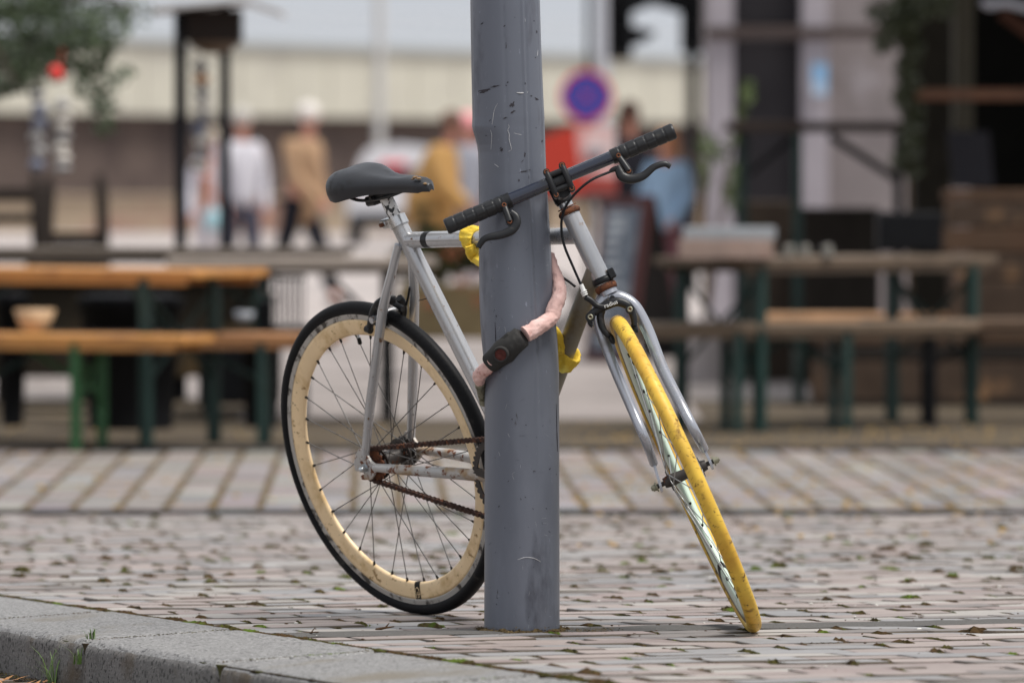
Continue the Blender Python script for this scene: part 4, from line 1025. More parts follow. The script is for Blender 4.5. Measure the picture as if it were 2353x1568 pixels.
tuft(0, 0, 16, .045, .015, 'grass_tuft', 'grass blades in the vertical joint of the kerb face', lean=-.2, zf=(lambda q: V(q[0], q[1], pav_z(q[0], q[1]) - .06))(K0 - UX * (KW + .006) + UY * -.165))
m = MB()
for t in ts:
    for i in range(40):
        q = K0 - UX * (KW - .02) * i / 39 + UY * t; clump(m, V(q[0], q[1], pav_z(q[0], q[1]) - .05 * KW * i / 39 + .0015), .006, .0035, .0022, 7)
for i in range(170):
    t = rnd.uniform(-.6, .45); q = kb_(t, rnd.uniform(0, .05) * rnd.random()); clump(m, q, .02, .02, .008, 14)
o = m.build('moss', M['moss']); tag(o, 'moss and dead leaves gathered at the foot of the kerb', 'moss', kind='stuff')
m = MB()
for i in range(26):
    q = kb_(rnd.uniform(-.25, .4), rnd.uniform(.0, .10)) + V(0, 0, .006); a = rnd.uniform(0, PI); s = rnd.uniform(.008, .02)
    e1, e2 = V(math.cos(a), math.sin(a), rnd.uniform(-.2, .5)) * s, V(-math.sin(a), math.cos(a), rnd.uniform(-.3, .3)) * s * .4
    m.add([q - e1, q + e2, q + e1, q - e2], [(0, 1, 2, 3)], False)
o = m.build('dead_leaves', mat('dead_leaf', (.34, .16, .06), .8, var=.3, vscale=40)); tag(o, 'curled orange brown dead leaves at the foot of the kerb', 'dead leaves', kind='stuff')
m = MB(); q = kb_(.18, .075); P_ = [q + V(-.11, .02, .012), q + V(-.05, .01, .014), q + V(0, 0, .013)]; m.tube(smooth_path(P_, 6), [.011] * 6 + [.012] * 7, 14, sy=.8)
o = m.build('bark_piece', M['litter'], None, origin=q); tag(o, 'dark brown piece of bark on the lower road in the bottom left corner', 'bark')
# ================================================================ beer tables and benches
GZ = -.245
M['varnish'] = mat('orange_varnished_pine', (.54, .25, .065), .4, 0, [((.26, .11, .035), 3, .52, .15, .5)], var=.15, vscale=6, stretch=(.3, 3, 3))
M['worn_wood'] = mat('weathered_wood', (.12, .095, .075), .7, 0, [((.11, .085, .06), 5, .5, .15, .8)], var=.2, vscale=8, stretch=(.3, 3, 3))
M['brown_wood'] = mat('brown_wood', (.12, .072, .042), .6, var=.25, vscale=6)
M['green_steel'] = mat('dark_green_steel', (.010, .036, .030), .5, .1, var=.15)
M['bright_green'] = mat('bright_green_steel', (.022, .095, .030), .5, .1, var=.15)
M['dark_wood'] = mat('dark_brown_wood', (.032, .025, .021), .6, var=.25, vscale=5)
M['near_black'] = mat('near_black_plastic', (.009, .0095, .011), .6, var=.2)
def bench_like(name, label, cat, x, y, rot, L, W, H, top, steel, group, inset=.42, thick=.028, lw=.022):
    """x, y: world point under the middle of the board"""
    t = thing(name, label, cat, (x, y, GZ), group)
    ex, ey = V(math.cos(rot), math.sin(rot), 0), V(-math.sin(rot), math.cos(rot), 0); c0 = V(x, y, GZ)
    n = 2 if cat == 'table' else 1
    m = MB()
    for k in range(n):
        o = (k - (n - 1) / 2) * W / n
        m.box(c0 + ey * o + V(0, 0, H - thick / 2), ex, ey, (0, 0, 1), L / 2, W / n / 2 - .003, thick / 2, .004)
    m.build('tabletop' if cat == 'table' else 'seat', top, t)
    m = MB()
    for s in (-1, 1): m.box(c0 + ey * s * (W / 2 - .03) + V(0, 0, H - thick - .016), ex, ey, (0, 0, 1), L / 2 - .05, .012, .0155)
    m.build('rail', top, t)
    for s in (-1, 1):
        q = c0 + ex * s * (L / 2 - inset)
        for k in (-1, 1):
            m = MB(); m.box(q + ey * k * (W / 2 - .035) + V(0, 0, (H - thick) / 2), ex, ey, (0, 0, 1), lw * .8, lw, (H - thick) / 2 - .001, .003); m.build('leg', steel, t)
        m = MB(); m.box(q + V(0, 0, H * .55), ex, ey, (0, 0, 1), .008, W / 2 - .03, .014)
        a, b = W / 2 - .04, H * .30
        for k in (-1, 1): m.tube([q + ey * k * a + V(0, 0, H * .88), q - ey * k * a + V(0, 0, H * .36)], .010, 8)
        m.tube([q + V(0, 0, H * .55), q - ex * s * .30 + V(0, 0, H - .05)], .010, 8)
        m.build('brace', steel, t)
    return t
def under(x, D): q = at(x, 700, D); return q[0]
def put(rot, legx, legD, s, L, W, inset=.42):
    """centre of a table whose near (k=-1) leg of frame s stands at pixel column legx, distance legD"""
    ex, ey = V(math.cos(rot), math.sin(rot)), V(-math.sin(rot), math.cos(rot))
    q = V(under(legx, legD), legD) - ex * s * (L / 2 - inset) + ey * (W / 2 - .035); return q[0], q[1]
r1 = R(-30); p = put(r1, 335, 25.7, 1, 2.2, .60, .26)
bench_like('beer_table', 'orange varnished beer table cut by the left edge of the picture', 'table', *p, r1, 2.2, .60, .752, M['varnish'], M['green_steel'], 'beer garden tables', .26, .034, .027)
r2 = R(-20); p = put(r2, 174, 25.3, 1, 2.5, .34, .50)
bench_like('beer_bench', 'orange beer bench with bright green legs in front of the left orange table', 'bench', *p, r2, 2.5, .34, .485, M['varnish'], M['bright_green'], 'beer garden benches', .50, .032, .022)
p = put(R(-5), 600, 25.95, 1, 1.9, .27, .34)
bench_like('beer_bench', 'dull orange beer bench behind the left table, reaching to the rear wheel', 'bench', *p, R(-5), 1.9, .27, .475, mat('dull_orange_wood', (.40, .19, .075), .5, var=.25), M['green_steel'], 'beer garden benches', .34, .034, .022)
bench_like('beer_table', 'weathered grey brown beer table behind the left orange table', 'table', under(270, 29.5), 29.5, R(-3), 2.25, .60, .80, M['worn_wood'], M['green_steel'], 'beer garden tables', .42, .040)
bench_like('beer_table', 'pale weathered beer table with black legs, seen just left of the saddle post', 'table', under(690, 28.4), 28.4, R(4), 1.25, .60, .765, mat('pale_grey_wood', (.30, .25, .21), .7, var=.15), M['near_black'], 'beer garden tables', .22, .040)
r3 = R(38); p = put(r3, 1745, 27.2, -1, 1.56, .62, .14)
bench_like('beer_table', 'long brown beer table with dark green legs on the right, crates on its left end', 'table', *p, r3, 1.56, .62, .78, mat('brown_table_wood', (.13, .092, .062), .6, var=.25), M['green_steel'], 'beer garden tables', .14, .038, .028)
r4 = R(14); p = put(r4, 1945, 27.3, 1, 1.75, .27, .62)
bench_like('beer_bench', 'brown beer bench in front of the long right table', 'bench', *p, r4, 1.75, .27, .49, mat('brown_bench_wood', (.15, .105, .068), .6, var=.25), M['green_steel'], 'beer garden benches', .62, .038, .024)
bench_like('beer_bench', 'dark brown beer bench cut by the right edge of the picture', 'bench', under(2330, 28.0), 28.0, R(6), 1.4, .27, .49, M['brown_wood'], M['near_black'], 'beer garden benches', .3, .038, .022)
bench_like('beer_bench', 'orange topped beer bench standing behind the long right table', 'bench', under(1960, 30.4), 30.4, R(3), .95, .27, .46, mat('worn_orange_wood', (.50, .28, .14), .5, var=.35, vscale=4), M['green_steel'], 'beer garden benches', .2, .05, .02)

# ---- things on and round the tables
def pbox(m, x0, y0, x1, y1, D, dep, bev=.006, rot=0, mi=0):
    a, b = at(x0, y0, D), at(x1, y1, D); c = (a + b) / 2; c[1] = D + dep / 2
    m.abox(c, abs(b[0] - a[0]) / 2, dep / 2, abs(a[2] - b[2]) / 2, rot, bev, mi)
def zat(y, D): return at(1176, y, D)[2]
def solid(name, label, cat, m, mt, o, group=None): ob = m.build(name, mt, None, origin=o); return tag(ob, label, cat, group)
def bowl(name, label, x, z, D, r0, r1, h_, mt):
    m = MB(); o = V(under(x, D), D, z); pr = [(r0, 0), (r0 + (r1 - r0) * .45, h_ * .35), (r1, h_), (r1 - .006, h_), (r0 * .8, .012), (.001, .012)]
    vs = []; n = 28
    for k in range(n):
        t = 2 * PI * k / n
        for (r_, z_) in [(.001, 0)] + pr: vs.append(o + V(r_ * math.cos(t), r_ * math.sin(t), z_))
    kk = len(pr) + 1
    m.add(vs, [(k * kk + j, ((k + 1) % n) * kk + j, ((k + 1) % n) * kk + j + 1, k * kk + j + 1) for k in range(n) for j in range(kk - 1)], True)
    return solid(name, label, 'bowl', m, mt, o)
bowl('bowl', 'beige turned wooden bowl on the bright green legged bench', 80, GZ + .477, 25.75, .045, .088, .105, mat('beige_wood', (.50, .34, .20), .6, var=.15))
bowl('bowl', 'small white bowl on the dull orange bench', 561, GZ + .502, 27.1, .03, .045, .04, mat('off_white_bowl', (.40, .42, .46), .4))
def pot(label, x, D, rt, rb, h_, mt=None):
    o = V(under(x, D), D, GZ); m = MB(); m.tube([o, o + V(0, 0, h_ * .9), o + V(0, 0, h_ * .9), o + V(0, 0, h_)], [rb, rt * .97, rt * 1.04, rt * 1.04], 30)
    m.tube([o + V(0, 0, h_ * 1.0005), o + V(0, 0, h_ * 1.02)], [rt * .9, rt * .8], 30); solid('plant_pot', label, 'plant pot', m, mt or M['near_black'], o)
pot('big black plant pot between the green legs of the left bench', 300, 27.6, .235, .19, .60)
pot('black plant pot at the far left under the orange table', 28, 27.9, .075, .05, .60)
pot('dark pot under the pale weathered table', 600, 27.8, .09, .075, .42)
m = MB(); pbox(m, 455, 800, 640, 928, 28.9, .35); pbox(m, 462, 928, 480, 958, 28.9, .05); pbox(m, 618, 928, 636, 958, 28.9, .05); solid('black_box', 'black box on short feet behind the dull orange bench', 'box', m, M['near_black'], at(548, 958, 28.9))
m = MB(); pbox(m, 588, 690, 626, 975, 28.9, .2); solid('black_post', 'short black post beside the pale weathered table', 'post', m, M['near_black'], at(607, 975, 28.9))
m = MB(); pbox(m, -420, 655, 585, 865, 30.6, .45); pbox(m, -420, 640, 590, 655, 30.55, .55)
for k in range(6): pbox(m, -400 + k * 195, 865, -385 + k * 195, 925, 30.7, .05)
solid('wooden_planter', 'long dark brown wooden planter behind the left tables', 'planter', m, mat('dark_planter_wood', (.034, .028, .020), .7, 0, [((.09, .06, .03), 2, .55, .1, .7)], var=.25, vscale=3), at(100, 900, 30.6))
def leafball(m, c, rx, ry, rz, n, s, mi=0, hollow=.3):
    for _ in range(n):
        while True:
            d = V(rnd.uniform(-1, 1), rnd.uniform(-1, 1), rnd.uniform(-1, 1)); q = np.linalg.norm(d)
            if q < 1 and q > hollow: break
        p = c + V(d[0] * rx, d[1] * ry, d[2] * rz); a = unit(V(rnd.gauss(0, 1), rnd.gauss(0, 1), rnd.gauss(0, 1))); b = unit(np.cross(a, V(rnd.gauss(0, 1), rnd.gauss(0, 1), .1)))
        l = s * rnd.uniform(.6, 1.3); m.add([p - a * l, p + b * l * .38, p + a * l, p - b * l * .38], [(0, 1, 2, 3)], False, rnd.choice((mi, mi, mi + 1)))
LEAF = [mat('leaf_dark', (.040, .055, .020), .6, var=.3, vscale=9), mat('leaf_brown', (.09, .055, .025), .7, var=.3, vscale=9)]
t = thing('planter_box', 'olive brown planter box with dark shrub right behind the frame of the bicycle', 'planter', at(1010, 788, 34.5))
m = MB(); pbox(m, 915, 655, 1175, 778, 34.5, .5); m.build('box', mat('olive_wood', (.135, .10, .045), .7, var=.2, vscale=4), t)
m = MB()
for k in range(9): leafball(m, at(935 + k * 27, rnd.uniform(560, 620), 34.7), .13, .16, .13, 170, .035)
m.build('shrub', LEAF, t)
m = MB()
for (x, y) in ((1040, 585), (1075, 560), (985, 700), (1100, 690), (1060, 650)): leafball(m, at(x, y, 34.4), .05, .05, .05, 26, .022)
m.build('blossom', [mat('rusty_blossom', (.30, .09, .04), .7), mat('rusty_blossom_dark', (.16, .06, .03), .7)], t)
# black iron chair by the pale table
t = thing('iron_chair', 'black iron chair with a barred back beside the pale weathered table', 'chair', at(665, 940, 29.2))
m = MB(); 
for k in range(6): q = at(636 + k * 12, 700, 29.2); m.tube([V(q[0], 29.2, GZ + .42), V(q[0], 29.2, GZ + .66)], .006, 8)
for z in (.42, .66): a, b = at(630, 700, 29.2), at(702, 700, 29.2); m.tube([V(a[0], 29.2, GZ + z), V(b[0], 29.2, GZ + z)], .010, 8)
m.build('backrest', M['near_black'], t)
m = MB(); m.abox(V(under(666, 29), 29.0, GZ + .42), .09, .17, .012, 0, .004); m.build('seat', M['near_black'], t)
for sx in (632, 700):
    for dy in (-.17, .17): m = MB(); q = under(sx, 29.0); m.tube([V(q, 29.0 + dy, GZ), V(q, 29.0 + dy, GZ + .41)], .010, 8); m.build('leg', M['near_black'], t)
# wooden armchairs at the far left
def armchair(label, xa, xb, D, topy, bary):
    t = thing('wooden_chair', label, 'chair', at((xa + xb) / 2, 900, D), 'dark wooden chairs behind the left tables')
    xl, xr = under(xa, D), under(xb, D); zt, zb = zat(topy, D), zat(bary, D)
    for x, lean in ((xl, .02), (xr, -.02)):
        m = MB(); m.tube([V(x, D, GZ), V(x, D + .02, GZ + .5), V(x + lean, D + .06, zt - .1), V(x + lean * 1.5, D + .07, zt)], [.026, .036, .040, .018], 10); m.build('back_post', M['dark_wood'], t)
        m = MB(); m.tube([V(x, D - .45, GZ), V(x, D - .45, GZ + .62)], .026, 10); m.build('leg', M['dark_wood'], t)
        m = MB(); m.box(V(x, D - .22, GZ + .63), (1, 0, 0), (0, 1, 0), (0, 0, 1), .035, .26, .018, .005); m.build('armrest', M['dark_wood'], t)
    m = MB(); m.abox(V((xl + xr) / 2, D + .04, zb), (xr - xl) / 2, .018, .040, 0, .005); m.abox(V((xl + xr) / 2, D + .03, zb - .14), (xr - xl) / 2, .018, .028, 0, .005); m.build('back_rail', M['dark_wood'], t)
    m = MB(); m.abox(V((xl + xr) / 2, D - .22, GZ + .43), (xr - xl) / 2, .25, .02, 0, .005); m.build('seat', M['dark_wood'], t)
armchair('dark wooden chair with tall posts, seen between the tree and the striped stand', 103, 240, 35, 400, 550)
armchair('dark wooden chair at the left edge, crossbar level with the garlands', -62, 90, 35.4, 395, 447)
# stand with a little roof
t = thing('garden_stand', 'dark two-post stand with a small pale roof and a dark hood', 'stand', at(465, 900, 31))
for x, w_ in ((415, .030), (517, .027)):
    m = MB(); q = under(x, 31); m.abox(V(q, 31, (GZ + 1.78) / 2), w_, w_, (1.78 - GZ) / 2 - .002, 0, .004); m.build('post', mat('black_post_%d' % x, (.020, .021, .026), .5), t)
m = MB()
for a, b in (((345, 26), (560, 6)), ((560, 6), (645, 34))):
    A_, B_ = at(*a, 30.6), at(*b, 30.6); m.prism([A_, B_, B_ + V(0, 0, .022), A_ + V(0, 0, .022)], V(0, .8, 0))
m.build('roof', mat('pale_roof_board', (.55, .53, .52), .6), t)
m = MB(); pbox(m, 428, 22, 552, 96, 30.8, .3); m.build('hood', mat('dark_hood', (.035, .027, .024), .6), t)
m = MB(); q = at(492, 96, 30.95); m.tube([q, q - V(0, 0, .03), q - V(0, 0, .062)], [.135, .11, .05], 20); m.build('bowl_lamp', mat('brown_lamp_bowl', (.16, .11, .075), .6), t)
# garlands
def garland(label, x, y0, y1, D, cols, n, r_):
    t = thing('hanging_garland', label, 'garland', at(x, y0, D), 'garlands of hanging pots')
    a, b = at(x, y0, D), at(x, y1, D); m = MB(); m.tube([a + V(0, 0, .5), b], .004, 6); m.build('cord', M['white'], t)
    for k in range(n):
        m = MB(); c = a + (b - a) * (k + .5) / n; m.ball(c + V(rnd.uniform(-.01, .01), 0, 0), r_, r_, abs(a[2] - b[2]) / n * .46, 12, 8, jitter=.08); m.build('pot', cols[k % len(cols)], t)
cw = mat('chalk_white_pot', (.72, .68, .63), .6, var=.25, vscale=20); cb = mat('blue_grey_pot', (.22, .24, .32), .6, var=.3, vscale=15); cg = mat('grey_pot', (.38, .37, .37), .6, var=.3, vscale=20); co = mat('orange_pot', (.50, .22, .08), .6)
garland('garland of blue grey pots hanging below the olive tree', 87, 205, 395, 31, [cg, cb, cb, cg], 6, .042)
garland('garland of chalk white pots hanging right of the blue grey one', 141, 228, 398, 31, [cg, cw, cw], 7, .048)
garland('garland of grey and white pots with an orange one between the two posts', 461, 140, 395, 31, [cg, co, cg, cw, cg, cb, cw, cg, cw], 9, .048)
m = MB(); q = at(130, 169, 29); m.ball(q, .034, .030, .044, 18, 12, ax=(V(.8, 0, .5), V(0, 1, 0), V(-.5, 0, .8))); m.tube([q + V(.02, 0, .035), q + V(.03, 0, .12)], .003, 6)
solid('red_float', 'bright red oval ornament hanging in the olive tree', 'ornament', m, mat('bright_red', (.75, .035, .025), .4), q)
# olive tree
t = thing('olive_tree', 'grey green olive tree hanging into the top left corner', 'tree', V(under(-330, 30.5), 30.5, GZ))
tb = V(under(-330, 30.5), 30.5, GZ); m = MB()
m.tube(smooth_path([tb, tb + V(.05, 0, .6), tb + V(-.02, .05, 1.2), tb + V(.08, 0, 1.7), tb + V(.2, 0, 2.3)], 5), list(np.linspace(.09, .05, 21)), 12)
limbs = [[tb + V(.06, 0, 1.5), at(-100, 60, 30.5), at(100, 20, 30.4), at(230, -10, 30.3), at(320, 30, 30.3)], [tb + V(.06, 0, 1.35), at(-80, 170, 30.6), at(80, 130, 30.5), at(200, 180, 30.4), at(240, 290, 30.3)], [tb + V(.1, 0, 1.9), at(-60, -60, 30.3), at(150, -120, 30.2)], [tb + V(0, 0, 1.2), at(-200, 120, 30.2), at(-40, 90, 30), at(40, 200, 30)]]
for l_ in limbs: P_ = smooth_path(l_, 6); m.tube(P_, list(np.linspace(.03, .006, len(P_))), 8)
m.build('trunk', mat('olive_bark', (.10, .085, .07), .9, var=.3, vscale=12, bump=.01, bscale=12), t)
m = MB()
OL = [mat('olive_leaf', (.070, .095, .050), .5, var=.35, vscale=4), mat('olive_leaf_pale', (.17, .21, .15), .6, var=.3, vscale=4)]
for (x, y, rx, rz, n) in ((-60, 40, 170, 140, 1500), (60, 60, 120, 110, 1300), (150, 40, 110, 90, 1100), (40, 150, 120, 60, 900), (180, 120, 80, 60, 550), (220, 190, 50, 55, 260), (238, 262, 34, 48, 150), (250, 60, 60, 55, 300), (310, 30, 45, 35, 90), (120, -60, 150, 70, 700), (280, 170, 30, 26, 50), (-20, 190, 80, 40, 350)):
    leafball(m, at(x, y, 30.4), rx / 430, .35, rz / 430, int(n * .62), .028, 0, 0)
m.build('crown', OL, t)

# crates and jars on the right table
TT = GZ + .782
def crate(label, x0, x1, D, z0_, h_, mt, grp='stacked crates on the right table'):
    m = MB(); a, b = under(x0, D), under(x1, D); c = V((a + b) / 2, D + .16, z0_); hx = (b - a) / 2
    m.abox(c + V(0, 0, .006), hx, .16, .006)
    for s in (-1, 1): m.abox(c + V(0, s * .152, h_ / 2 + .006), hx, .007, h_ / 2 - .006, 0, .002); m.abox(c + V(s * (hx - .007), 0, h_ / 2 + .006), .007, .144, h_ / 2 - .006, 0, .002)
    solid('crate', label, 'crate', m, mt, c, grp)
crate('pinkish wooden crate, lower one on the left end of the right table', 1562, 1776, 26.9, TT, .085, mat('pink_crate_wood', (.33, .24, .20), .7, 0, [((.30, .15, .10), 14, .55, .1, .8)], var=.25, vscale=8))
crate('grey tray lying on top of the pinkish crate', 1572, 1782, 26.92, TT + .087, .050, mat('grey_tray', (.32, .34, .36), .5, var=.1))
for x, l_ in ((1812, 'left of the two clear jars on the right table'), (1848, 'right of the two clear jars on the right table'), (1900, 'single pale jar standing beside the black crate')):
    m = MB(); q = V(under(x, 27.4), 27.4, TT); m.tube([q, q + V(0, 0, .045), q + V(0, 0, .055)], [.024, .026, .018], 16); solid('jar', l_, 'jar', m, mat('pale_glass', (.16, .15, .13), .2), q, 'jars on the right table')
m = MB(); pbox(m, 2018, 487, 2165, 578, 28.0, .25, .01)
ob = solid('black_crate', 'big black plastic crate on the right end of the long table', 'crate', m, M['near_black'], at(2090, 578, 28.0))
# menu boards
M['chalk'] = mat('chalk', (.6, .62, .63), .9)
t = thing('menu_board', 'folding menu board with grey written face and dark red frame, right of the fork', 'menu board', at(1470, 835, 37))
def quad3(m, P_, th, mi=0):
    n = unit(np.cross(P_[1] - P_[0], P_[3] - P_[0])); m.prism(P_, n * th, mi)
A_, B_, C_, D_ = at(1392, 452, 37.5), at(1502, 449, 36.9), V(*at(1452, 838, 36.8)), V(*at(1345, 832, 37.4))
m = MB(); quad3(m, [A_, D_, C_, B_], .02); m.build('frame', mat('dark_red_frame', (.085, .033, .032), .6), t)
def lerp2(u, v_): return (A_ * (1 - u) + B_ * u) * (1 - v_) + (D_ * (1 - u) + C_ * u) * v_
n_ = unit(np.cross(D_ - A_, B_ - A_)); n_ = n_ if n_[1] < 0 else -n_
m = MB(); m.prism([lerp2(.14, .07) + n_ * .0215, lerp2(.14, .93) + n_ * .0215, lerp2(.83, .93) + n_ * .0215, lerp2(.83, .07) + n_ * .0215], n_ * .004); m.build('board_face', mat('slate_face', (.10, .125, .16), .6, 0, [((.28, .32, .36), 5, .52, .12, .6)], var=.2, vscale=4), t)
for k in range(13):
    m = MB(); v_ = .12 + k * .06; 
    for u0, u1 in ((.2, .2 + .52 * rnd.uniform(.45, 1)),):
        m.prism([lerp2(u0, v_) + n_ * .0260, lerp2(u0, v_ + .016) + n_ * .0260, lerp2(u1, v_ + .016) + n_ * .0260, lerp2(u1, v_) + n_ * .0260], n_ * .001)
    m.build('chalk_line', M['chalk'], t)
E_, F_ = at(1572, 822, 38.2), at(1478, 818, 38.8)
m = MB(); quad3(m, [B_ + V(.012, .03, 0), A_ + V(.012, .03, 0), F_, E_], .02); m.build('rear_leaf', mat('black_board_back', (.02, .018, .018), .7), t)

# ================================================================ right: house front with bar tables, timber wall
t = thing('stone_building', 'house front with pale stone pillars and dark grey door panels, right background', 'building', at(1850, 760, 46))
stone = mat('mauve_grey_stone', (.24, .21, .21), .8, 0, [((.17, .145, .14), 2.4, .52, .15, .85), ((.36, .33, .35), 1.7, .60, .12, .8)], var=.12, vscale=3)
pil = mat('pale_lilac_stone', (.36, .33, .36), .7, var=.08, vscale=2); dk = mat('dark_grey_panel', (.028, .026, .029), .6, var=.12, vscale=2); bd_ = mat('brown_band', (.075, .058, .054), .7)
m = MB(); pbox(m, 1622, -700, 2600, 758, 46.5, .8); m.build('wall', stone, t)
for (x0, x1) in ((1626, 1684), (1842, 1902)):
    m = MB(); pbox(m, x0, -700, x1, 758, 46.3, .19); m.build('pillar', pil, t)
m = MB(); pbox(m, 1688, 92, 1840, 740, 46.42, .07); m.build('door', dk, t)
m = MB(); pbox(m, 1688, -400, 1840, 58, 46.42, .07); m.build('window', dk, t)
for (y0, y1) in ((62, 88),): m = MB(); pbox(m, 1622, y0, 2150, y1, 46.24, .05); m.build('band', bd_, t)
m = MB(); pbox(m, 1866, 148, 1900, 220, 46.22, .03, .002); ob = solid('poster', 'small pale blue poster on the right stone pillar', 'poster', m, mat('poster_blue', (.22, .42, .66), .6, 0, [((.45, .55, .68), 2.5, .5, .1, .6)]), at(1883, 184, 46.22))
# bar table
t = thing('bar_table', 'tall dark bar table with green legs in front of the house', 'table', at(1880, 900, 33))
m = MB(); pbox(m, 1668, 280, 2086, 302, 33, .5); m.build('tabletop', mat('bar_table_top', (.05, .037, .031), .6), t)
for x in (1712, 1832, 2064):
    m = MB(); a = under(x, 33.02); zt = zat(302, 33); m.abox(V(a, 33.06 if x != 1712 else 33.4, (zt - .004 + GZ) / 2), .024, .024, (zt - .004 - GZ) / 2 - .001); m.build('leg', M['green_steel'] if x != 2064 else M['near_black'], t)
m = MB(); m.tube([at(1905, 312, 33.1), at(2058, 410, 33.1)], .022, 8); m.build('brace', M['near_black'], t); m = MB(); m.tube([at(1720, 400, 33.3), at(1826, 312, 33.3)], .014, 8); m.build('brace', M['near_black'], t)
# plants, boxes behind the right table
def pbx(name, label, cat, x0, y0, x1, y1, D, dep, mt, grp=None):
    m = MB(); pbox(m, x0, y0, x1, y1, D, dep, .008); return solid(name, label, cat, m, mt, at((x0 + x1) / 2, y1, D), grp)
yg = lambda D: 400 + 1.155 * F_PX / D
pbx('storage_box', 'dark brown box below the bar table, left', 'box', 1704, 462, 1822, yg(33.9), 33.9, .5, mat('dark_umber', (.060, .045, .035), .7, var=.2))
pbx('storage_box', 'blackish brown box below the bar table, right of the green leg', 'box', 1845, 478, 2020, yg(33.5), 33.5, .5, mat('black_umber', (.036, .030, .025), .7, var=.2))
t = thing('potted_shrub', 'thin twigged green shrub at the corner of the house', 'shrub', V(under(1625, 33.8), 33.8, GZ))
m = MB(); b = V(under(1625, 33.8), 33.8, GZ + .35)
for (x, y) in ((1712, 190), (1640, 320), (1612, 390), (1660, 380), (1690, 430)): m.tube(smooth_path([b, (b + at(x, y, 33.8)) / 2 + V(rnd.uniform(-.05, .05), 0, .1), at(x, y, 33.8)], 5), list(np.linspace(.012, .004, 11)), 6)
m.build('stem', LEAF[1], t)
m = MB()
GL = [mat('fresh_leaf', (.12, .17, .05), .5, var=.3), mat('fresh_leaf_dark', (.06, .09, .03), .5, var=.3)]
for (x, y, rx, rz, n) in ((1716, 215, 18, 34, 46), (1700, 258, 14, 18, 24), (1622, 330, 26, 34, 60), (1650, 352, 30, 24, 50), (1618, 400, 16, 44, 60), (1690, 320, 20, 12, 22), (1690, 430, 26, 60, 150)): leafball(m, at(x, y, 33.8), rx / 413, .1, rz / 413, n, .026, 0, 0)
m.build('leaves', GL, t)
m = MB(); m.tube([b - V(0, 0, .345), b], [.13, .17], 22); m.build('pot', mat('pale_pot', (.40, .36, .35), .7), t)
t = thing('climbing_ivy', 'dull green ivy hanging down the corner left of the dark porch', 'ivy', at(2080, 340, 31.5))
m = MB(); m.tube(smooth_path([at(2098, 930, 31.5), at(2088, 500, 31.5), at(2092, 200, 31.5), at(2070, -60, 31.5)], 6), .012, 6); m.build('stem', LEAF[1], t)
m = MB()
for k in range(22): leafball(m, at(2082 + rnd.uniform(-18, 14), -10 + k * 19, 31.5), .06, .09, .055, 110, .022, 0, 0)
for (x, y, rx, rz, n) in ((2030, 25, 45, 34, 170), (2060, 60, 45, 30, 260), (2030, 100, 26, 30, 120), (2140, 10, 60, 40, 260)): leafball(m, at(x, y, 31.4), rx / 443, .12, rz / 443, n, .024, 0, 0)
m.build('leaves', [mat('ivy_leaf', (.060, .068, .035), .6, var=.3), mat('ivy_leaf_pale', (.13, .14, .10), .6, var=.3)], t)
# dark porch
t = thing('timber_porch', 'dark timber porch with a cream post and a brown rail at the right edge', 'porch', at(2240, 900, 32))
m = MB(); pbox(m, 2102, -600, 2186, yg(32.4), 32.4, .25); m.build('corner_post', mat('black_brown_timber', (.022, .019, .014), .7, var=.2), t)
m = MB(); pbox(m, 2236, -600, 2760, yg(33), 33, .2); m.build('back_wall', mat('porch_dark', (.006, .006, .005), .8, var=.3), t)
m = MB(); pbox(m, 2192, -600, 2236, 332, 32.7, .12); m.build('post', mat('cream_timber', (.13, .115, .08), .7, var=.2, vscale=3), t)
m = MB(); pbox(m, 2168, 332, 2184, yg(32.6), 32.62, .1); m.build('post', mat('tan_timber', (.14, .11, .075), .7), t)
m = MB(); pbox(m, 2104, 205, 2760, 230, 31.9, .12); m.build('rail', mat('red_brown_rail', (.21, .095, .05), .6, var=.25), t)
m = MB(); m.abox(V(4.2, 31.6, 2.75), 2.15, 1.6, .05); m.build('roof', M['dark_wood'], t)  # roof slab above the view, added to block light and darken the porch
m = MB(); a_, b_ = at(2300, 30, 31.8), at(2420, 120, 31.8); m.tube([a_, b_], .03, 8); m.build('brace', mat('dark_red_brown_wood', (.10, .045, .03), .7), t)  # slanting brace, a darker red-brown wood than the rail
m = MB(); m.tube(smooth_path([at(2256, 4, 31.6), at(2275, 14, 31.6), at(2310, 8, 31.6), at(2380, 26, 31.6)], 5), .022, 12); solid('rolled_awning', 'white rolled awning cloth in the top right corner', 'awning', m, mat('awning_white', (.6, .6, .66), .7), at(2300, 14, 31.6))
m = MB(); q0, q1, q2, q3 = at(2176, 300, 31.75), at(2272, 302, 31.75), at(2284, 430, 31.7), at(2190, 432, 31.7); m.prism([q0, q3, q2, q1], V(0, .03, 0)); solid('blackboard', 'dark blank blackboard leaning above the timber wall at the right', 'blackboard', m, mat('slate_black', (.035, .033, .038), .6), q3)
m = MB()
mats_w = [mat('timber_a', (.095, .060, .040), .8, 0, [((.10, .06, .04), 4, .52, .12, .8)], var=.3, vscale=5), mat('timber_b', (.072, .050, .037), .8, 0, [((.26, .15, .08), 5, .56, .1, .8)], var=.3, vscale=5), mat('timber_dark', (.03, .025, .022), .8)]
t = thing('timber_wall', 'stacked brown timber wall below the porch at the right edge', 'wall', at(2260, yg(30), 30))
for (y0, y1, x0, mi) in ((436, 462, 2172, 0), (464, 520, 2178, 1), (524, 580, 2166, 0), (584, 640, 2182, 1), (644, 745, 2186, 1)):
    m = MB(); pbox(m, x0, y0, 2700, y1, 30.2, .3); m.build('timber', mats_w[mi], t)
t = thing('low_timber_wall', 'low brown board wall with a dark base behind the right benches', 'wall', at(2100, yg(30), 30))
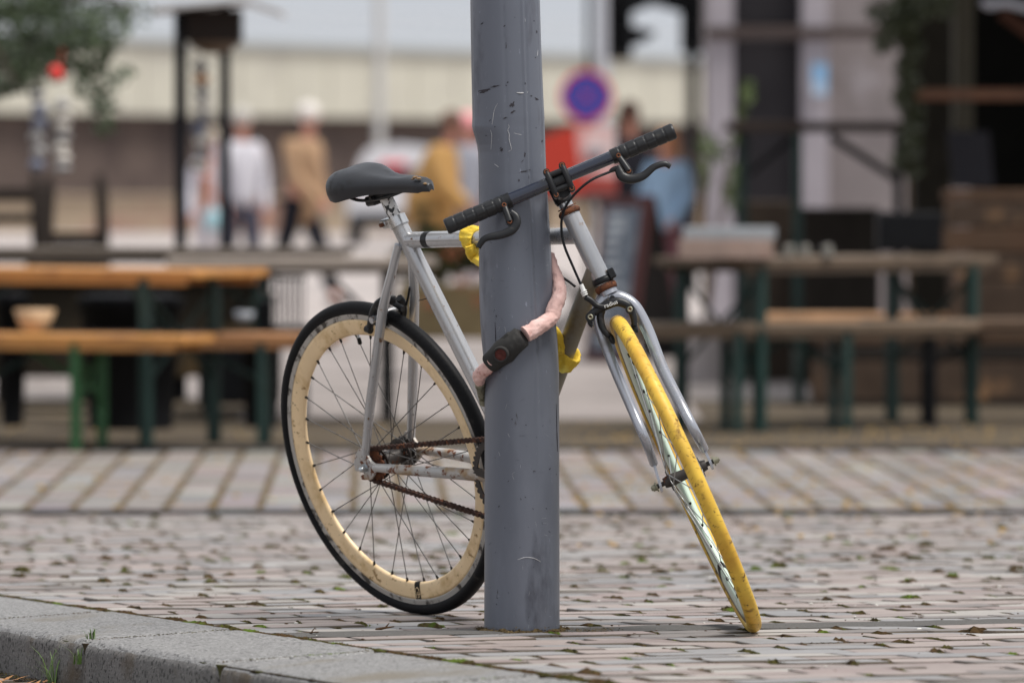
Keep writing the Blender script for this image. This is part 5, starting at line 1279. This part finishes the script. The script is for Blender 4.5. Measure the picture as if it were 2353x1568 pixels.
for (y0, y1, x0, mi) in ((748, 790, 1872, 0), (794, 826, 1880, 2), (830, 920, 1868, 1), (922, 936, 1875, 2)):
    m = MB(); pbox(m, x0, y0, 2700, y1, 30.0, .3); m.build('board', mats_w[mi], t)

# ================================================================ the square: people, car, signs, far building
def skin(name, nodes, edges, mt, parent=None, origin=(0, 0, 0), sub=1):
    me = bpy.data.meshes.new(name); me.from_pydata([tuple(n[:3]) for n in nodes], edges, [])
    ob = bpy.data.objects.new(name, me); COL.objects.link(ob)
    md = ob.modifiers.new('skin', 'SKIN'); sv = me.skin_vertices[0].data
    for i, n in enumerate(nodes): sv[i].radius = (n[3], n[4] if len(n) > 4 else n[3])
    sv[0].use_root = True; md.use_smooth_shade = True
    s = ob.modifiers.new('sub', 'SUBSURF'); s.levels = sub; s.render_levels = sub
    ev = ob.evaluated_get(bpy.context.evaluated_depsgraph_get()); nm = bpy.data.meshes.new_from_object(ev); nm.name = name
    bpy.data.objects.remove(ob); nm.materials.clear(); nm.materials.append(mt)
    o = bpy.data.objects.new(name, nm); COL.objects.link(o); o['_o'] = [0, 0, 0]
    if parent: o.parent = parent
    return o
SKIN = mat('skin', (.52, .24, .17), .55)
def person(label, x, D, H, face, coat, trousers, hair, coat_len=.48, stride=.0, hairlen=0, arm=.0, bulk=1., lean=0, group=None, cap=None):
    """face: direction looked at (radians, 0 = to the right of the picture, -pi/2 = to the camera)"""
    k = H / 1.75; o = V(under(x, D), D, GZ)
    t = thing('person', label, 'person', o, group); t.rotation_euler = (0, 0, face); t.scale = (k, k, k)
    # local axes: x forward, y left
    s = stride; L = lean
    hip = (0, 0, .93); ch = (.02 + L * .25, 0, 1.28); nk = (.03 + L * .4, 0, 1.48); hd = (.06 + L * .48, 0, 1.64)
    N = [(0, 0, .95, .10, .13), (0.01 + L * .12, 0, 1.12, .10, .12), (*ch, .11, .15), (nk[0], 0, nk[2], .052, .052), (hd[0] - .01, 0, 1.58, .060, .058), (hd[0] - .015, 0, 1.66, .090, .072), (hd[0] - .01, 0, 1.725, .062, .055)]
    E_ = [(0, 1), (1, 2), (2, 3), (3, 4), (4, 5), (5, 6)]
    AR = {}
    for sd_ in (1, -1):
        b = len(N); sw = sd_ * s * .5
        N += [(ch[0], sd_ * .17, 1.40, .05), (ch[0] - sw * .3 + arm * .05, sd_ * .225, 1.14, .040), (ch[0] - sw * .6 + .06 + arm * .22, sd_ * .22 - sd_ * arm * .08, .93 + arm * .12, .030), (ch[0] - sw * .7 + .10 + arm * .30, sd_ * .21 - sd_ * arm * .1, .83 + arm * .17, .022, .038), (ch[0] - sw * .7 + .12 + arm * .34, sd_ * .21 - sd_ * arm * .1, .76 + arm * .2, .016, .030)]
        E_ += [(2, b), (b, b + 1), (b + 1, b + 2), (b + 2, b + 3), (b + 3, b + 4)]; AR[sd_] = b
        b = len(N); f = sd_ * s
        N += [(0, sd_ * .095, .86, .085), (f * .45 + .02, sd_ * .10, .50, .058), (f * .95 - (.06 if f < 0 else 0), sd_ * .10, .10 + (.05 if f < 0 else 0), .038), (f * .95 + .10, sd_ * .11, .035 + (.03 if f < 0 else 0), .035, .045)]
        E_ += [(0, b), (b, b + 1), (b + 1, b + 2), (b + 2, b + 3)]
    skin('body', N, E_, SKIN, t)
    # face: nose and ears
    m = MB(); m.ball(V(hd[0] + .085, 0, 1.63), .018, .012, .02, 8, 6); m.build('nose', SKIN, t, origin=(0, 0, 0)); m = MB()
    for sd_ in (1, -1): m.ball(V(hd[0] - .01, sd_ * .078, 1.635), .018, .010, .03, 8, 6)
    m.build('ears', SKIN, t, origin=(0, 0, 0))
    # trousers, shoes
    g = 1.18
    TN = [(0, 0, .96, .12, .15)]; TE = []
    for sd_ in (1, -1):
        b = len(TN); f = sd_ * s
        TN += [(0, sd_ * .095, .84, .105), (f * .45 + .02, sd_ * .10, .50, .080), (f * .95 - (.06 if f < 0 else 0), sd_ * .10, .11 + (.05 if f < 0 else 0), .066)]; TE += [(0, b), (b, b + 1), (b + 1, b + 2)]
    skin('trousers', TN, TE, trousers, t)
    m = MB()
    for sd_ in (1, -1): f = sd_ * s; m.ball(V(f * .95 + .05 - (.06 if f < 0 else 0), sd_ * .105, .045 + (.04 if f < 0 else 0)), .14, .055, .045, 14, 8)
    m.build('shoes', M['near_black'], t, origin=(0, 0, 0))
    # coat
    w_ = bulk; low = .98 - coat_len * .55
    CN = [(ch[0], 0, 1.30, .135 * w_, .175 * w_), (.02 + L * .12, 0, 1.12, .135 * w_, .165 * w_), (.01, 0, .97, .14 * w_, .17 * w_), (.01, 0, low, .145 * w_, .175 * w_), (nk[0] - .01, 0, 1.45, .085, .11)]
    CE = [(0, 1), (1, 2), (2, 3), (0, 4)]
    for sd_ in (1, -1):
        a = AR[sd_]; b = len(CN)
        for j, r_ in ((0, .075), (1, .066), (2, .055), (3, .045)):
            q = N[a + j]; CN.append((q[0], q[1] * 1.04, q[2], r_ * (.5 + .5 * w_)))
        CE += [(0, b), (b, b + 1), (b + 1, b + 2), (b + 2, b + 3)]
    skin('coat', CN, CE, coat, t)
    m = MB(); hc = V(hd[0] - .028, 0, 1.675); m.ball(hc, .105, .090, .100, 18, 12)
    if hairlen: m.tube([hc - V(.03, 0, 0), hc - V(.06, 0, .15), hc - V(.05, 0, .12 + hairlen)], [.09, .095, .05], 14, sy=1.1)
    m.build('hair' if not cap else 'cap', cap or hair, t, origin=(0, 0, 0))
    return t
def cm(n, c, v_=.12): return mat(n, c, .85, var=v_, vscale=5)
white_h, grey_h = cm('white_hair', (.68, .64, .60)), cm('grey_hair', (.42, .40, .37))
blk = cm('black_cloth', (.018, .018, .024))
person('grey haired person in a pale grey jacket, dark trousers, right of the dark posts', 552, 55, 1.74, R(-60), cm('pale_grey_jacket', (.56, .55, .60)), cm('slate_trousers', (.06, .06, .085)), grey_h, .25, .12, bulk=1.0)
person('white haired person in a long tan coat and black trousers, walking', 690, 53, 1.76, R(-35), cm('tan_coat', (.36, .225, .13)), blk, white_h, .55, .30, bulk=1.0, arm=.35, lean=.12)
person('person in a mustard jacket leaning forward left of the post', 985, 50, 1.66, R(-10), cm('mustard_jacket', (.46, .26, .085)), cm('olive_trousers', (.06, .055, .03)), cm('brown_hair', (.13, .07, .05)), .5, .1, bulk=1.5, lean=.35, arm=.5)
person('person in a pink cap and grey jacket partly hidden by the post', 1076, 57, 1.72, R(-100), cm('blue_grey_jacket', (.33, .34, .39)), cm('mauve_trousers', (.20, .15, .17)), white_h, .3, .1, cap=cm('pink_cap', (.75, .30, .32)))
person('person with long dark hair in a black coat, right of the round sign', 1443, 50, 1.74, R(-80), blk, blk, cm('dark_brown_hair', (.055, .032, .025)), .7, .05, hairlen=.3, bulk=1.1)
person('person with reddish hair in a pale blue jacket behind the menu board', 1536, 47, 1.50, R(-120), cm('pale_blue_denim', (.30, .44, .60)), cm('wine_trousers', (.16, .06, .07)), cm('ginger_hair', (.55, .26, .12)), .3, .05, bulk=1.15, arm=.5, hairlen=.08)
person('slim person in white between the two dark posts, pale blue bag in hand', 489, 58, 1.58, R(-90), cm('white_shirt', (.62, .61, .68)), cm('pale_trousers', (.55, .52, .56)), cm('sand_hair', (.35, .3, .24)), .6, .05, bulk=.72)
m = MB(); q = at(489, 505, 57.6); m.ball(q, .085, .05, .10, 14, 10); m.tube([q + V(-.05, 0, .08), q + V(0, 0, .17), q + V(.05, 0, .08)], .008, 6); solid('bag', 'pale blue bag carried at knee height between the dark posts', 'bag', m, cm('pale_blue_bag', (.32, .52, .58)), q)
# the white car, tail towards us
cx, cD = under(922, 98), 98
t = thing('parked_car', 'white hatchback seen from behind, left of the mustard jacket', 'car', V(cx, cD, GZ))
wp = mat('white_car_paint', (.66, .66, .69), .25, coat=.5); gl = mat('dark_car_glass', (.03, .04, .045), .08)
prof = [(-.86, .30), (-.88, .55), (-.86, .88), (-.78, 1.02), (-.66, 1.40), (-.52, 1.56), (0, 1.62)]; prof = prof + [(-x, z) for x, z in prof[::-1][1:]]
m = MB(); sta = [(0, 1.0, 0), (.12, 1.0, .02), (.5, 1.0, .02), (2.2, 1.0, .0), (2.9, .97, -.35), (3.9, .93, -.62), (4.1, .9, -.66)]
vs = []
for (y, sc_, dz) in sta:
    for (x, z) in prof: zz = z if z < .9 else .9 + (z - .9) * max(.12, 1 + dz / .72); vs.append(V(cx + x * sc_, cD + y, GZ + zz))
n = len(prof); m.add(vs, [(i * n + j, i * n + j + 1, (i + 1) * n + j + 1, (i + 1) * n + j) for i in range(len(sta) - 1) for j in range(n - 1)], True)
m.add(vs[:n], [tuple(range(n))], False); m.add(vs[-n:], [tuple(range(n))[::-1]], False); m.build('body', wp, t)
m = MB(); m.abox(V(cx, cD - .012, GZ + 1.13), .58, .012, .115, 0, .01); m.build('rear_window', gl, t)
m = MB(); m.abox(V(cx, cD - .03, GZ + .42), .84, .05, .12, 0, .03); m.build('bumper', mat('dark_bumper', (.05, .05, .055), .6), t)
for s in (-1, 1):
    m = MB(); m.abox(V(cx + s * .70, cD - .02, GZ + 1.0), .07, .02, .11, 0, .02); m.build('tail_light', mat('red_lens', (.55, .03, .03), .3), t)
m = MB(); m.abox(V(cx - .12, cD - .02, GZ + 1.30), .20, .02, .05, 0, .015); m.build('brake_light', mat('pink_red_lens', (.80, .10, .12), .3), t)
for s in (-1, 1):
    for y in (.55, 3.2):
        m = MB(); c = V(cx + s * .78, cD + y, GZ + .31); m.tube([c - V(.1, 0, 0), c + V(.1, 0, 0)], .31, 24); w0 = m.build('wheel', M['rubber'], t)
# market cart behind the handlebar
t = thing('market_cart', 'red market cart with a white and pink panel behind the handlebar', 'cart', at(1330, yg(44), 44))
m = MB(); q0, q1, q2, q3 = at(1238, 318, 44), at(1318, 288, 44), at(1340, 446, 44), at(1238, 446, 44); m.prism([q0, q3, q2, q1], V(0, .7, 0)); m.build('body', mat('tomato_red', (.50, .035, .015), .5, var=.08), t)
m = MB(); pbox(m, 1240, 446, 1420, 462, 44, .7); m.build('tray', mat('dark_tray', (.10, .07, .07), .6), t)
m = MB(); pbox(m, 1322, 290, 1414, 408, 44.25, .4); sg_ = m.build('panel', mat('pink_white_panel', (.66, .42, .40), .6, 0, [((.75, .68, .66), 3.5, .5, .1, .6)], var=.1), t)
m = MB(); pbox(m, 1344, 340, 1388, 362, 44.20, .04); m.build('grey_plate', mat('grey_plate', (.30, .30, .33), .6), t)
m = MB(); pbox(m, 1322, 408, 1416, 446, 44.2, .45); m.build('lower_panel', mat('brick_red', (.36, .06, .045), .6), t)
for x in (1262, 1395): m = MB(); c = at(x, yg(44), 44.2); c[2] = GZ + .22; m.torus(c, V(0, 1, 0), .19, .03, 30, 8); m.tube([c - V(0, .03, 0), c + V(0, .03, 0)], .03, 12); m.build('wheel', M['rubber'], t)
for x in (1250, 1408): m = MB(); a = under(x, 44.5); m.abox(V(a, 44.5, (zat(462, 44) + GZ) / 2 + .05), .02, .02, (zat(462, 44) - GZ) / 2 - .08); m.build('leg', M['near_black'], t)
# round no stopping sign
sD = 66; sc0 = at(1347, 222, sD); k = sD / F_PX
t = thing('no_stopping_sign', 'round blue no stopping sign with red rim and red cross on a thin black pole', 'road sign', V(sc0[0], sD, GZ))
m = MB(); n = V(0, -1, 0)
m.tube([sc0 - n * .004, sc0 + n * .004], .282, 48); m.build('disc', mat('sign_blue', (.015, .040, .30), .4), t)
m = MB(); m.ring(sc0 + n * .008, n, 0, [(.290, .004), (.290, -.006), (.248, -.006), (.248, .004)], 60, 0, False)
for a in (1, -1): m.box(sc0 + n * (.0065 + .001 * a), unit(V(1, 0, a)), n, unit(V(-a, 0, 1)), .224, .002, .006)
m.build('red_marking', mat('sign_red', (.62, .04, .05), .4), t)
m = MB(); px_ = at(1353, 0, sD + .05); m.tube([V(px_[0], sD + .05, GZ), V(px_[0], sD + .05, 5.2)], .032, 12); m.build('pole', M['near_black'], t)
def post(name, label, x, D, r_, z1, mt, cat='post'):
    m = MB(); q = V(under(x, D), D, GZ); m.tube([q, V(q[0], q[1], z1)], [r_, r_ * .8], 16); m.ball(V(q[0], q[1], z1), r_ * 1.6, r_ * 1.6, r_, 12, 8); solid(name, label, cat, m, mt, q)
pg = mat('pale_grey_steel', (.42, .43, .47), .5)
post('flag_pole', 'pale grey pole standing just right of the black sign pole', 1384, 80, .095, 7, pg)
post('flag_pole', 'pale grey pole rising behind the white car', 872, 120, .10, 12, mat('pale_pole_paint', (.50, .50, .49), .6))
# traffic lights on their arm
t = thing('traffic_light', 'black traffic signals hung from an arm at the top right of the post', 'traffic light', V(under(1590, 60), 60, GZ))
m = MB(); a = under(1590, 60); m.tube([V(a, 60, GZ), V(a, 60, 2.95)], .055, 14); m.tube([V(a, 60, 2.92), V(under(1405, 60), 60, 2.80)], .04, 10); m.build('mast', M['near_black'], t)
for (x0, x1, y1, yt) in ((1396, 1452, 136, -40), (1564, 1618, 122, -60)):
    m = MB(); pbox(m, x0, yt, x1, y1, 59.7, .2, .02); hd_ = m.build('signal_head', M['near_black'], t)
    for j in range(3):
        c = at((x0 + x1) / 2, y1 - 26 - j * 52, 59.68); m = MB(); m.tube([c, c - V(0, .15, -.005)], [.085, .08], 18, False); m.build('visor', M['near_black'], hd_)
q = [at(1452, 60, 59.8), at(1452, 108, 59.8), at(1490, 92, 59.8), at(1508, 76, 59.8), at(1498, 70, 59.8)]
m = MB(); m.prism(q, V(0, .05, 0)); m.prism([at(1452, -30, 59.8), at(1452, 30, 59.8), at(1500, 12, 59.8), at(1564, 30, 59.8), at(1564, -30, 59.8)], V(0, .05, 0)); m.build('backing_board', M['near_black'], t)
# low quay wall and the long far building
t = thing('quay_wall', 'low sand coloured wall along the far side of the square', 'wall', V(-8, 120, GZ))
m = MB(); m.box(V(-4, 120, GZ + .33), (1, .03, 0), (-.03, 1, 0), (0, 0, 1), 44, .25, .34, .02); m.build('wall', mat('sand_wall', (.42, .33, .235), .8, 0, [((.35, .22, .17), .5, .5, .1, .8)], var=.12, vscale=.6), t)
m = MB(); m.box(V(-4, 120, GZ + .70), (1, .03, 0), (-.03, 1, 0), (0, 0, 1), 44, .32, .05, .02); m.build('coping', mat('sand_coping', (.30, .235, .17), .8, var=.1), t)
t = thing('terminal_building', 'long low cream building with a brown base across the background', 'building', V(0, 160, GZ))
A_, B_ = at(-400, 400, 146), at(1900, 400, 194); ex = unit(V(B_[0] - A_[0], B_[1] - A_[1], 0)); ey = V(-ex[1], ex[0], 0); A_ = A_ - ex * 70; B_ = B_ + ex * 40; L = np.linalg.norm((B_ - A_)[:2]); mid = (A_ + B_) / 2
z1, z2 = 2.46, 4.30
m = MB(); c = V(mid[0], mid[1], (GZ + z1) / 2) + ey * 4; m.box(c, ex, ey, (0, 0, 1), L / 2, 4, (z1 - GZ) / 2); m.build('base', mat('brown_base_wall', (.105, .080, .070), .8, 0, [((.075, .057, .052), .6, .5, .1, .8)], var=.12, vscale=.5), t)
m = MB(); c = V(mid[0], mid[1], (z1 + z2) / 2 + .003) + ey * 3.8; m.box(c, ex, ey, (0, 0, 1), L / 2 + .2, 4.2, (z2 - z1) / 2); m.build('wall', mat('cream_cladding', (.52, .50, .42), .7, 0, [((.44, .42, .36), .8, .52, .12, .7)], var=.05, vscale=.4), t)
n = 70; M['pj'] = mat('grey_joint', (.44, .42, .36), .7)
for i in range(n): q = A_ + ex * (i + .5) * L / n; m = MB(); m.box(V(q[0], q[1], (z1 + z2) / 2) - ey * .42, ex, ey, (0, 0, 1), .03, .015, (z2 - z1) / 2); m.build('panel_joint', M['pj'], t)
m = MB(); m.box(V(mid[0], mid[1], z2 + .08) + ey * 3.8, ex, ey, (0, 0, 1), L / 2 + .3, 4.35, .08); m.build('roof', mat('grey_roof', (.35, .37, .37), .7), t)
m = MB()
for i in range(480): q = A_ + ex * (i + .5) * L / 480; m.box(V(q[0], q[1], z2 + .62), ex, ey, (0, 0, 1), .012, .012, .46)
for z in (.35, .72, 1.08): m.box(V(mid[0], mid[1], z2 + z), ex, ey, (0, 0, 1), L / 2, .014, .014)
m.build('railing', mat('pale_railing', (.62, .64, .66), .6), t)
